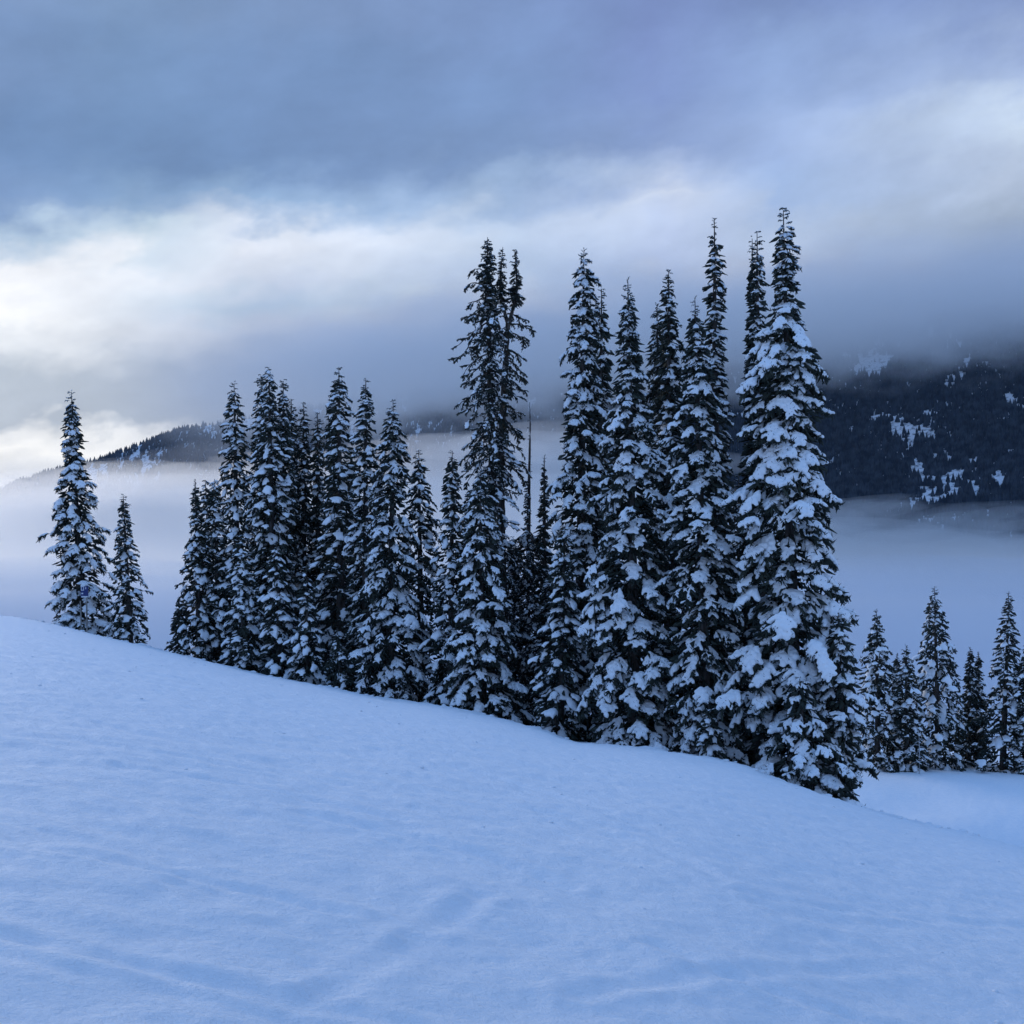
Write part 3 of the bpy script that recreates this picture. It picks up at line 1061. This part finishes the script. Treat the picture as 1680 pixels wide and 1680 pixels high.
FIRS = [
    # the pair at the left end
    dict(tx=117, ty=640, bx=134, off=3, load=0.72, fine=1, prof=[(640, 2), (680, 11), (720, 18), (745, 13), (790, 27), (850, 34), (920, 40), (985, 48), (1030, 50), (1060, 44)],
         label='stout snowy fir behind the small blue trail sign'),
    dict(tx=202, ty=810, bx=214, off=3.2, load=0.6, prof=[(810, 2), (850, 9), (900, 17), (960, 24), (1010, 30), (1045, 34), (1080, 28)],
         label='short slender fir standing alone beside the tree with the trail sign'),
    # the stand left of centre
    dict(tx=294, ty=982, bx=294, off=1.6, load=0.15, dens=0.7, prof=[(982, 1), (1005, 7), (1040, 14), (1070, 20), (1090, 18)],
         label='sparse waist-high young fir at the open end of the left stand'),
    dict(tx=320, ty=786, bx=328, off=3.0, load=0.5, prof=[(786, 1), (840, 7), (900, 20), (960, 28), (1030, 35), (1075, 40), (1100, 30)],
         label='thin-tipped narrow fir next to the sparse young fir'),
    dict(tx=337, ty=787, bx=352, off=5.0, load=0.45, prof=[(787, 7), (810, 10), (860, 18), (940, 26), (1080, 36), (1110, 26)],
         label='blunt-topped fir, the first of two dark tips of equal height'),
    dict(tx=352, ty=784, bx=360, off=4.2, load=0.5, prof=[(784, 6), (810, 9), (860, 17), (940, 27), (1080, 36), (1110, 26)],
         label='dark-tipped fir close against the tall spire with the broad shoulders'),
    dict(tx=384, ty=626, bx=392, off=5.0, load=0.62, prof=[(626, 2), (665, 13), (710, 20), (770, 25), (850, 28), (940, 33), (1090, 40), (1120, 36)],
         label='tall fir with a sharp tip, the outermost tall one of the left stand'),
    dict(tx=393, ty=873, bx=402, off=1.8, load=0.7, prof=[(873, 2), (910, 13), (960, 21), (1020, 30), (1080, 38), (1110, 34)],
         label='half-height fir in front of the outermost tall fir of the left stand'),
    dict(tx=428, ty=614, share='tip', bx=436, off=6.0, load=0.6, prof=[(614, 3), (650, 10), (720, 17), (820, 24), (950, 30), (1110, 38), (1130, 34)],
         label='tall fir tip leaning on the left of the three-tipped clump'),
    dict(tx=441, ty=600, bx=450, off=5.2, load=0.68, prof=[(600, 4), (620, 10), (680, 15), (740, 24), (820, 34), (900, 38), (1100, 44), (1130, 40)],
         label='tallest and middle tip of the three-tipped clump of firs'),
    dict(tx=459, ty=622, share='tip', bx=462, off=6.0, load=0.55, prof=[(622, 2), (660, 10), (720, 15), (800, 22), (950, 30), (1110, 36), (1130, 30)],
         label='fir tip on the right of the three-tipped clump'),
    dict(tx=453, ty=886, bx=460, off=2.0, load=0.75, prof=[(886, 2), (920, 12), (970, 20), (1030, 28), (1100, 38), (1130, 34)],
         label='half-height snowy fir in front of the three-tipped clump'),
    dict(tx=503, ty=925, bx=504, off=1.6, load=0.72, prof=[(925, 2), (955, 10), (1000, 18), (1060, 28), (1110, 36), (1140, 32)],
         label='small snowy fir before the darkest gap of the left stand'),
    dict(tx=478, ty=652, share='thin', bx=480, off=9.0, load=0.4, prof=[(652, 2), (690, 8), (760, 12), (860, 18), (1110, 30)],
         label='thin dark fir showing behind, nearest to the three-tipped clump'),
    dict(tx=497, ty=657, share='thin', bx=498, off=9.5, load=0.4, prof=[(657, 6), (690, 10), (760, 14), (860, 18), (1110, 30)],
         label='thin dark blunt-tipped fir showing behind, middle of three thin ones'),
    dict(tx=521, ty=674, share='thin', bx=521, off=10.0, load=0.35, prof=[(674, 3), (710, 9), (780, 14), (880, 22), (1110, 34)],
         label='thin dark fir showing behind, beside the twin-tipped tall fir'),
    dict(tx=545, ty=622, share='thin', bx=548, off=7.5, load=0.45, prof=[(622, 2), (660, 9), (720, 14), (820, 20), (1110, 34)],
         label='lower of the two tips of the twin-tipped tall fir'),
    dict(tx=556, ty=600, bx=560, off=6.0, load=0.58, prof=[(600, 2), (640, 13), (690, 22), (760, 26), (860, 32), (980, 40), (1120, 48), (1150, 44)],
         label='tall dark fir with twin tips in the thick of the left stand'),
    dict(tx=600, ty=618, bx=600, off=5.6, load=0.6, prof=[(618, 2), (650, 9), (690, 16), (760, 24), (860, 28), (980, 36), (1130, 46), (1160, 40)],
         label='tall slim fir between the twin-tipped fir and the bushy one'),
    dict(tx=645, ty=656, bx=640, off=3.0, load=0.62, fine=1, prof=[(656, 2), (690, 12), (730, 22), (765, 30), (800, 26), (870, 36), (960, 46), (1060, 56), (1130, 58), (1160, 50)],
         label='bushy fir with fine snow and a wide skirt at the end of the left stand'),
    dict(tx=687, ty=738, bx=692, off=6.0, load=0.5, prof=[(738, 2), (770, 10), (820, 23), (880, 30), (960, 40), (1050, 48), (1160, 50)],
         label='fir with a clean cone of top seen against the fog bank'),
    dict(tx=553, ty=1030, bx=560, off=1.2, load=0.5, prof=[(1030, 2), (1060, 13), (1100, 24), (1150, 26)],
         label='low snow-dusted young fir at the edge of the slope below the twin-tipped fir'),
    dict(tx=575, ty=735, share='dark', bx=577, off=10.5, load=0.35, prof=[(735, 2), (780, 12), (860, 24), (960, 32), (1120, 40)],
         label='dark fir filling the gap between the twin-tipped fir and the slim one'),
    dict(tx=622, ty=770, share='dark', bx=622, off=9.5, load=0.35, prof=[(770, 2), (810, 12), (880, 24), (980, 34), (1130, 42)],
         label='dark fir half hidden behind the bushy fir with the wide skirt'),
    # around the old forked tree
    dict(tx=766, ty=812, share='dark', bx=768, off=7.5, load=0.45, prof=[(812, 2), (850, 12), (920, 24), (1000, 34), (1160, 46)],
         label='dark fir behind the narrow fir and the cone-shaped one'),
    dict(tx=842, ty=880, share='dark', bx=842, off=7.0, load=0.4, prof=[(880, 2), (920, 13), (980, 24), (1060, 36), (1190, 46)],
         label='dark fir filling the shade under the bare stem of the old forked tree'),
    dict(tx=906, ty=930, share='dark', bx=902, off=6.0, load=0.45, prof=[(930, 2), (960, 12), (1020, 26), (1090, 36), (1200, 44)],
         label='dark low fir under the spindly tip'),
    dict(tx=1004, ty=700, share='dark', bx=1004, off=8.5, load=0.45, prof=[(700, 2), (750, 13), (830, 24), (950, 36), (1210, 50)],
         label='dark fir behind, between the stacked-snow fir and the broad one'),
    dict(tx=1212, ty=780, share='dark', bx=1212, off=8.0, load=0.45, prof=[(780, 2), (820, 14), (900, 28), (1000, 40), (1250, 52)],
         label='dark fir behind, filling the gap left of the biggest fir'),
    dict(tx=742, ty=738, bx=740, off=4.0, load=0.55, prof=[(738, 2), (775, 11), (830, 18), (900, 26), (1000, 36), (1090, 42), (1170, 46)],
         label='narrow fir on the near side of the old ragged tree'),
    dict(tx=788, ty=770, bx=792, off=1.6, load=0.72, fine=1, prof=[(770, 2), (805, 13), (860, 26), (930, 36), (1010, 48), (1080, 58), (1150, 66), (1190, 58)],
         label='cone-shaped snowy fir in front of the old ragged tree'),
    dict(tx=893, ty=746, bx=893, off=7.0, load=0.35, dens=0.75, prof=[(746, 1), (790, 4), (850, 8), (890, 14), (960, 20), (1180, 30)],
         label='spindly fir tip against the fog, shorter neighbour of the bare pole'),
    dict(tx=927, ty=862, bx=918, off=2.0, load=0.68, prof=[(862, 3), (890, 14), (940, 22), (1010, 30), (1090, 38), (1180, 46), (1220, 40)],
         label='half-height fir below the tall fir with stacked snow clumps'),
    # the stand right of centre
    dict(tx=958, ty=406, bx=950, off=4.5, load=0.92, fine=1, wild=0.36, gap=0.10, prof=[(406, 2), (432, 10), (450, 18), (520, 24), (600, 29), (700, 34), (780, 40), (880, 42), (1000, 48), (1200, 54)],
         label='tall straight fir with stacked snow clumps, first of the right stand'),
    dict(tx=983, ty=470, share='thin', bx=985, off=8.0, load=0.45, prof=[(470, 2), (500, 10), (560, 14), (650, 18), (800, 24), (1200, 40)],
         label='thin dark fir close behind the tall straight one with stacked clumps'),
    dict(tx=1030, ty=454, bx=1042, off=2.2, load=0.8, fine=1, prof=[(454, 2), (500, 10), (540, 17), (600, 20), (640, 30), (720, 42), (820, 54), (920, 64), (1020, 72), (1120, 84), (1200, 92), (1240, 80)],
         label='broad snow-hung fir with a thin whorled tip in the right stand'),
    dict(tx=1078, ty=496, share='mid', bx=1080, off=7.0, load=0.5, prof=[(496, 2), (540, 11), (600, 18), (700, 26), (900, 40), (1220, 50)],
         label='lower of two close fir tips in the middle of the right stand'),
    dict(tx=1100, ty=440, share='mid', bx=1098, off=6.0, load=0.55, prof=[(440, 2), (480, 12), (520, 17), (600, 22), (700, 30), (900, 42), (1220, 50)],
         label='higher of two close fir tips in the middle of the right stand'),
    dict(tx=1140, ty=486, bx=1160, off=2.4, load=0.85, fine=1, prof=[(486, 2), (530, 11), (580, 18), (640, 32), (720, 44), (800, 50), (900, 56), (1000, 58), (1100, 64), (1200, 68), (1260, 60)],
         label='snow-heavy fir in front of the needle-thin highest spire'),
    dict(tx=1172, ty=354, bx=1175, off=6.5, load=0.5, prof=[(354, 1), (400, 9), (440, 15), (465, 20), (490, 13), (520, 15), (600, 17), (680, 24), (800, 30), (950, 40), (1240, 50)],
         label='needle-thin tall spire standing above the snow-heavy fir'),
    dict(tx=1242, ty=377, bx=1246, off=6.0, load=0.55, prof=[(377, 4), (410, 9), (470, 13), (540, 15), (640, 22), (800, 34), (1000, 44), (1260, 50)],
         label='dark fir with a dead side tip half hidden by the biggest tree'),
    dict(tx=1234, ty=387, bx=1237, off=6.3, load=0.3, dens=0.7, prof=[(387, 4), (450, 6), (560, 8), (640, 12), (800, 20), (1260, 30)],
         label='second, nearly bare tip tight against the dark fir behind the biggest tree'),
    dict(tx=1285, ty=340, bx=1306, off=2.5, load=1.0, fine=1, wild=0.42, gap=0.12, pad=1.2, prof=[(340, 7), (380, 12), (430, 18), (470, 22), (530, 36), (560, 54), (600, 50), (640, 52), (700, 58), (770, 76), (860, 70), (950, 80), (1050, 80), (1150, 84), (1260, 70), (1320, 58)],
         label='biggest fir, loaded with large snow pads, at the lower end of the right stand'),
    dict(tx=1312, ty=1112, bx=1325, off=0.8, load=1.1, fine=1, prof=[(1112, 4), (1140, 22), (1180, 40), (1230, 55), (1290, 72), (1320, 66)],
         label='snow-buried small fir at the foot of the biggest fir'),
    dict(tx=1376, ty=1003, bx=1384, off=2.2, load=1.1, fine=1, prof=[(1005, 4), (1040, 16), (1090, 30), (1140, 38), (1190, 28), (1240, 18), (1310, 16), (1350, 12)],
         label='bent snow-coated young fir leaning out on the open side of the biggest fir'),
    dict(tx=1163, ty=1155, bx=1166, off=0.7, load=0.9, prof=[(1155, 3), (1185, 14), (1220, 24), (1250, 28), (1270, 24)],
         label='knee-high snowy young fir under the snow-heavy fir'),
    # on the knoll
    dict(tx=1438, ty=1000, share='kb', bx=1440, Y=64, load=0.45, prof=[(1000, 1), (1030, 9), (1070, 22), (1120, 30), (1180, 36), (1240, 42), (1270, 40)],
         group='firs on the knoll', label='fir on the knoll with open flat whorls, nearest to the main stand'),
    dict(tx=1472, ty=1070, share='kn', bx=1470, Y=67, load=0.4, prof=[(1070, 1), (1100, 5), (1150, 14), (1200, 22), (1265, 26)],
         group='firs on the knoll', label='thin tip squeezed between two firs on the knoll'),
    dict(tx=1490, ty=1058, share='kb', bx=1488, Y=63.5, load=0.5, prof=[(1058, 2), (1090, 9), (1130, 18), (1190, 28), (1240, 36), (1270, 34)],
         group='firs on the knoll', label='lower fir leaning against the tallest fir of the knoll'),
    dict(tx=1533, ty=962, bx=1540, Y=65, load=0.5, droop=1.3, prof=[(962, 1), (990, 10), (1020, 20), (1060, 30), (1100, 40), (1150, 46), (1200, 48), (1250, 52), (1275, 48)],
         group='firs on the knoll', label='broad conical fir, tallest of the knoll, with one limb reaching out'),
    dict(tx=1588, ty=1060, share='kn', bx=1590, Y=66, load=0.4, prof=[(1060, 2), (1090, 7), (1120, 11), (1170, 20), (1260, 32)],
         group='firs on the knoll', label='higher tip of the twin-tipped fir on the knoll'),
    dict(tx=1601, ty=1068, share='kn', bx=1603, Y=66.3, load=0.4, prof=[(1068, 2), (1090, 6), (1120, 9), (1170, 18), (1260, 28)],
         group='firs on the knoll', label='lower tip of the twin-tipped fir on the knoll'),
    dict(tx=1655, ty=970, bx=1645, Y=64, load=0.42, prof=[(970, 1), (1000, 7), (1040, 16), (1090, 24), (1150, 34), (1210, 44), (1265, 50)],
         group='firs on the knoll', label='tall tapering fir near the outer end of the knoll'),
    dict(tx=1684, ty=1058, share='kb', bx=1686, Y=63, load=0.5, prof=[(1058, 2), (1090, 10), (1140, 22), (1200, 32), (1265, 40)],
         group='firs on the knoll', label='outermost fir of the knoll, cut by the edge of the view'),
]
for _s in FIRS:
    build_fir(_s)
print('boughs', N_BOUGH, 'tris', sum(len(m.loops) - 2 * len(m.polygons) for m in bpy.data.meshes))

# ------------------------------------------------------------------ the old ragged trees, bare poles, trail sign and sapling
def px3(x, y, Y):
    return np.array([(x - 840) / PX * Y, Y, (840 - y) / PX * Y])


def ragged_tree(label, Y, bx, stems, limbs, seed, base_r):
    """An old tree with bare stems. stems: rows of (px, row, radius m); limbs: (px, row, side angle, length px, pitch, kind)."""
    rng = np.random.default_rng(seed)
    X = (bx - 840) / PX * Y
    zb = float(ground_z(X, Y)) - 0.12
    org = np.array([X, Y, zb])
    root = empty('old_fir_tree', org)
    tag(root, label, 'tree', 'snowy firs below the crest of the slope')
    for st in stems:
        pts, rad = [], []
        for x, y, r in st:
            pts.append(px3(x, y, Y) - org)
            rad.append(r)
        pts, rad = np.array(pts), np.array(rad)
        # resample the stem smoothly
        t = np.linspace(0, 1, len(pts))
        tt = np.linspace(0, 1, len(pts) * 4)
        sm = np.stack([np.interp(tt, t, pts[:, i]) for i in range(3)], 1)
        sm[1:-1] = (sm[:-2] + 2 * sm[1:-1] + sm[2:]) / 4
        sm[1:-1, 1] += rng.normal(size=len(sm) - 2) * 0.02
        V, F = spindle(sm, np.interp(tt, t, rad), 9, rng, 0.12)
        link_mesh('trunk', V, F, [BARK_M], root)
    needles, snow, wood = [], [], []
    for x, y, a, ln, pitch, kind in limbs:
        p0 = px3(x, y, Y) - org
        L = ln * Y / PX
        d = np.array([math.cos(a), math.sin(a), 0.0])
        if L > 0.55:                                     # a long limb that arches and hangs, with sprays along it
            s = np.linspace(0, 1, 6)
            arc = p0 + d * L * s[:, None] + np.array([0, 0, 1.0]) * (L * (math.tan(pitch) * s - 0.42 * s ** 2) + 0.05 * rng.normal(size=6) * s)[:, None]
            wood.append(spindle(arc, 0.035 * (1 - 0.8 * s) + 0.008, 5, rng, 0.2))
            for q in (0.15, 0.28, 0.42, 0.55, 0.68, 0.80, 0.91, 1.0):
                if rng.random() < 0.22:
                    continue
                c = np.array([np.interp(q, s, arc[:, i]) for i in range(3)])
                aa = a + rng.uniform(-0.9, 0.9)
                kk = kind if rng.random() < 0.7 else ('bare' if kind == 'light' else 'light')
                l = rng.uniform(0.26, 0.52) * (0.8 + 0.3 * q)
                vi = int(rng.integers(len(LIB[kk])))
                R, sc, loc = pose(aa, math.radians(rng.uniform(-65, 5)), (l, l * 0.9, l), c)
                b = LIB[kk][vi]
                needles.append(((b['nl'][0] * sc) @ R.T + loc, b['nl'][1]))
                if len(b['sl'][1]):
                    snow.append(((b['sl'][0] * sc) @ R.T + loc, b['sl'][1]))
        else:
            vi = int(rng.integers(len(LIB[kind])))
            R, sc, loc = pose(a, pitch, (L, L, L), p0)
            b = LIB[kind][vi]
            needles.append(((b['nl'][0] * sc) @ R.T + loc, b['nl'][1]))
            if len(b['sl'][1]):
                snow.append(((b['sl'][0] * sc) @ R.T + loc, b['sl'][1]))
    if wood:
        tag(link_mesh('limbs', *join(wood), [BARK_M], root), kind='stuff')
    tag(link_mesh('crown', *join(needles), [NEEDLE_M], root), kind='stuff')
    if snow:
        tag(link_mesh('snow_load', *join(snow), [CLUMP_M], root), kind='stuff')
    return root


def build_old_trees():
    rng = np.random.default_rng(77)
    Lf, Rt = math.pi, 0.0

    def side(base):
        return base + rng.uniform(-1.0, 1.0)
    # left stem: ragged, boughs mostly on its open side
    limbs = []
    for y in np.arange(396, 440, 3.2):
        for _ in range(4):
            limbs.append((800 + rng.uniform(-1, 1), y, rng.uniform(0, 6.28), 6 + (y - 390) * 0.22, rng.uniform(-0.3, 0.5), 'stub'))
    for y in np.arange(440, 505, 3.4):
        for _ in range(4):
            limbs.append((800, y, rng.uniform(0, 6.28), rng.uniform(12, 21), rng.uniform(-0.7, 0.3), 'light' if rng.random() < 0.5 else 'bare'))
    for y, ln, p in ((452, 32, 0.75), (470, 34, 0.45), (492, 40, 0.3), (505, 30, 0.1), (520, 46, 0.25), (528, 34, -0.1), (545, 50, 0.05), (556, 44, 0.1), (566, 52, -0.05),
                     (580, 48, -0.1), (596, 40, -0.15), (610, 42, -0.1), (628, 38, -0.2), (650, 52, 0.22), (662, 44, 0.12), (676, 40, 0.0), (695, 36, -0.1),
                     (712, 40, -0.2), (730, 44, -0.2), (748, 50, -0.25), (770, 46, -0.3), (795, 44, -0.3), (825, 48, -0.3), (860, 50, -0.3), (900, 52, -0.3)):
        limbs.append((800 + (y - 400) * 0.02, y, side(Lf) * 0.85 + 0.15 * Lf, ln, p, 'light' if y < 640 else 'medium' if rng.random() < 0.6 else 'light'))
        for _ in range(1):
            limbs.append((801 + (y - 400) * 0.02, y + rng.uniform(-4, 10), rng.uniform(-2.6, -0.4), ln * rng.uniform(0.4, 0.7), p - 0.2, 'light' if rng.random() < 0.6 else 'medium'))
        if rng.random() < 0.6:
            limbs.append((802 + (y - 400) * 0.02, y + 3, side(Rt), rng.uniform(14, 22), p - 0.2, 'light'))
    for y in np.arange(500, 790, 3.0):
        limbs.append((802, y, rng.uniform(-3.0, 0.2), rng.uniform(13, 30), rng.uniform(-0.8, -0.1), 'light' if rng.random() < 0.72 else 'medium'))
        if rng.random() < 0.35 and (y < 735):
            limbs.append((829 - (y - 560) * 0.03, y, rng.uniform(-2.8, 0.4), rng.uniform(10, 24), rng.uniform(-0.8, 0.0), 'light'))
    for y in np.arange(700, 1120, 7):
        limbs.append((805, y, rng.uniform(-3.4, 0.3), rng.uniform(26, 44), rng.uniform(-0.7, -0.2), ('medium', 'light', 'heavy')[int(rng.integers(3))]))
    ragged_tree('tall old ragged tree with drooping limbs on its open side, next to a forked stem', 46.0, 808,
                [[(808, 1215, 0.24), (808, 1000, 0.20), (809, 800, 0.17), (806, 700, 0.15), (804, 600, 0.12), (801, 520, 0.09), (799, 450, 0.05), (800, 389, 0.012)]], limbs, 5, 0.24)
    # forked stem
    limbs = []
    for y in np.arange(410, 498, 3.0):
        r = 4 + (y - 405) * 0.11
        for x in (822 - (y - 450) * 0.02, 846 + (y - 450) * 0.03):
            for _ in range(4):
                limbs.append((x, y, rng.uniform(0, 6.28), r * rng.uniform(0.8, 1.4), rng.uniform(-0.6, 0.3), 'stub' if y < 440 else 'bare' if rng.random() < 0.6 else 'light'))
    for y, ln, p in ((487, 15, 0.2), (515, 22, 0.1), (532, 40, 0.22), (546, 32, 0.1), (575, 22, -0.1), (590, 28, -0.2), (604, 30, -0.1), (620, 26, -0.2), (640, 18, -0.3), (672, 26, 0.1),
                     (700, 30, 0.0), (722, 34, -0.1), (745, 38, -0.15), (760, 36, -0.2), (800, 22, -0.1)):
        limbs.append((832 - (y - 520) * 0.04, y, side(Rt) * 0.6, ln, p, 'light' if y > 560 else 'bare'))
        for _ in range(1):
            limbs.append((831 - (y - 520) * 0.04, y + rng.uniform(-4, 10), side(-1.4), ln * rng.uniform(0.45, 0.75), p, 'light'))
        if rng.random() < 0.5:
            limbs.append((829 - (y - 520) * 0.04, y + 4, side(Lf), rng.uniform(10, 18), p, 'light'))
    for y in np.arange(885, 1140, 9):
        limbs.append((824, y, rng.uniform(-2.6, 0.9), rng.uniform(22, 38), rng.uniform(-0.7, -0.2), 'medium' if rng.random() < 0.5 else 'light'))
    ragged_tree('old tree with a bare lower stem forking into two ragged tops', 46.8, 826,
                [[(826, 1215, 0.24), (825, 1000, 0.20), (822, 860, 0.19), (821, 760, 0.17), (826, 660, 0.14), (830, 580, 0.12), (834, 525, 0.10)],
                 [(834, 535, 0.09), (826, 505, 0.07), (820, 480, 0.055), (822, 440, 0.035), (825, 405, 0.01)],
                 [(834, 535, 0.09), (841, 508, 0.07), (848, 480, 0.055), (847, 440, 0.035), (844, 410, 0.01)],
                 [(829, 560, 0.07), (818, 535, 0.06), (812, 515, 0.05), (815, 495, 0.03)]], limbs, 6, 0.24)
    # bare pole with a bushy foot
    limbs = []
    for y in np.arange(690, 790, 6):
        limbs.append((869, y, rng.uniform(0, 6.28), rng.uniform(3, 6), rng.uniform(-0.3, 0.3), 'stub'))
    for y in np.arange(790, 880, 5):
        for _ in range(3):
            limbs.append((867, y, rng.uniform(1.6, 5.2), rng.uniform(6, 15), rng.uniform(-0.4, 0.2), 'stub' if rng.random() < 0.4 else 'light'))
    for y in np.arange(870, 1160, 6):
        for _ in range(3):
            limbs.append((866, y, rng.uniform(-3.3, 0.3), rng.uniform(18, 34), rng.uniform(-0.7, 0.0), 'light' if rng.random() < 0.7 else 'medium'))
    ragged_tree('dead bare pole rising from a dark shrubby skirt beside the old forked tree', 47.5, 865,
                [[(865, 1220, 0.17), (867, 900, 0.10), (868, 780, 0.06), (870, 700, 0.035), (869, 660, 0.010)]], limbs, 8, 0.17)


build_old_trees()


def box(cx, cy, cz, sx, sy, sz):
    V = np.array([[cx + a * sx / 2, cy + b * sy / 2, cz + c * sz / 2] for a in (-1, 1) for b in (-1, 1) for c in (-1, 1)])
    F = np.array([[0, 1, 3, 2], [4, 6, 7, 5], [0, 4, 5, 1], [2, 3, 7, 6], [0, 2, 6, 4], [1, 5, 7, 3]])
    return V, F


def build_sign():
    blue = new_mat('sign_blue', (0.02, 0.035, 0.16), 0.5, 0.4)[0]
    white = new_mat('sign_white', (0.62, 0.64, 0.68), 0.6, 0.3)[0]
    wood, nt, p = new_mat('post_wood', (0.30, 0.28, 0.25), 0.85, 0.1)
    mat_noise(wood, nt, p, (0.20, 0.18, 0.16), (0.40, 0.38, 0.35), 9, 4, stretch=(1, 1, 0.15))
    Y = crest_depth(135) + 1.0
    x0 = (138 - 840) / PX * Y
    m = Y / PX                                          # metres to a pixel at the sign
    zb = float(ground_z(x0, Y))
    root = empty('trail_sign', (x0, Y, zb - 0.1))
    tag(root, 'small blue trail sign on two pale wooden poles under the stout snowy fir', 'sign')

    def at(px, row):
        return np.array([(px - 138) * m, 0.0, (840 - row) * m - (zb - 0.1)])
    rng = np.random.default_rng(4)
    for (xt, yt), xb in (((131, 986), 133), ((141, 965), 142)):
        pts = np.array([at(xb, 1052), at((xb + xt) / 2 + 0.4, 1012), at(xt, yt)])
        pts[:, 1] = 0.05
        V, F = spindle(pts, np.array([0.045, 0.04, 0.035]), 8, rng, 0.08)
        link_mesh('post', V, F, [wood], root)
    pts = np.array([at(131.5, 1001), at(127, 998), at(124, 994)])
    V, F = spindle(pts, np.array([0.022, 0.02, 0.01]), 6, rng, 0.1)
    link_mesh('twig', V, F, [wood], root)
    c = at(138.6, 971)
    V, F = box(c[0], 0.0, c[2], 12.4 * m, 0.03, 18 * m)
    panel = link_mesh('panel', V, F, [blue], root, smooth=False)

    def mark(name, px, row, w, h):
        q = at(px, row)
        V, F = box(q[0], -0.019, q[2], w * m, 0.006, h * m)
        return V, F
    fr = [mark('', 135.5, 962.4, 5.0, 1.2), mark('', 135.5, 968.2, 5.0, 1.2), mark('', 133.6, 965.3, 1.2, 4.6), mark('', 137.4, 965.3, 1.2, 4.6)]
    V = np.concatenate([v for v, f in fr])
    F = np.concatenate([f + 8 * i for i, (v, f) in enumerate(fr)])
    link_mesh('square_symbol', V, F, [white], panel, smooth=False)
    for nm, a in (('stroke', (140.9, 964.8, 1.3, 3.6)), ('strip', (139.0, 979.0, 10.6, 2.4)), ('small_mark', (135.2, 973.6, 3.0, 2.2))):
        V, F = mark(nm, *a)
        link_mesh(nm, V, F, [white], panel, smooth=False)


build_sign()


def build_sapling():
    """Thin frosted stem with a few arching twigs at the rim of the knoll."""
    Y = 61.5
    x = (1508 - 840) / PX * Y
    zb = float(ground_z(x, Y)) - 0.05
    m = Y / PX
    root = empty('young_tree', (x, Y, zb))
    tag(root, 'bare frosted sapling with a thin pale stem in front of the firs on the knoll', 'tree')
    frost = new_mat('frosted_twig', (0.42, 0.44, 0.47), 0.9, 0.1)[0]
    rng = np.random.default_rng(12)
    H = (1262 - 1188) * m
    V, F = spindle(np.array([[0, 0, 0], [0.02, 0, H * 0.5], [-0.02, 0, H]]), np.array([0.035, 0.025, 0.008]), 7, rng, 0.1)
    link_mesh('trunk', V, F, [frost], root)
    for h, a, l in ((0.30, 0.2, 0.62), (0.28, 3.0, 0.55), (0.42, -1.2, 0.5), (0.62, 0.4, 0.5), (0.66, 2.8, 0.55), (0.74, 3.6, 0.4), (0.80, -0.2, 0.35), (0.5, 1.5, 0.5)):
        s = np.linspace(0, 1, 5)
        d = np.array([math.cos(a), math.sin(a), 0])
        pts = np.array([0, 0, H * h]) + d * l * s[:, None] + np.array([0, 0, 1]) * (l * (0.5 * s - 0.9 * s ** 2))[:, None]
        parts = [spindle(pts, 0.018 * (1 - 0.7 * s), 5, rng, 0.2)]
        for q in range(8):
            t = rng.uniform(0.3, 1)
            c = np.array([np.interp(t, s, pts[:, i]) for i in range(3)])
            parts.append(spike(c, d * 0.4 + np.array([*rng.normal(size=2) * 0.5, -0.6]), rng.uniform(0.08, 0.18), 0.010, rng))
        link_mesh('branch', *join(parts), [frost], root)


build_sapling()


def build_crumbs():
    """Loose lumps of snow left by skis and fallen from the boughs."""
    rng = np.random.default_rng(91)
    parts = []
    for i in range(420):
        px = rng.uniform(-60, 1740)
        cd = crest_depth(px)
        rim = i >= 140
        Y = cd * rng.uniform(0.95, 1.05) if rim else cd * rng.uniform(0.12, 1.0) ** 0.8
        X = (px - 840) / PX * Y
        r = (rng.uniform(0.02, 0.085) if rim else rng.uniform(0.012, 0.036)) * (0.5 + Y / 45)
        V = ICO[0] * np.array([r * rng.uniform(0.8, 1.4), r * rng.uniform(0.8, 1.4), r * rng.uniform(0.4, 0.6)])
        parts.append((V + np.array([X, Y, float(ground_z(X, Y)) + 0.2 * r]), ICO[1]))
    V, F = join(parts)
    tag(link_mesh('snow_crumbs', V, F, [SNOW_M]), 'loose lumps of snow scattered over the slope', 'snow', kind='stuff')


build_crumbs()
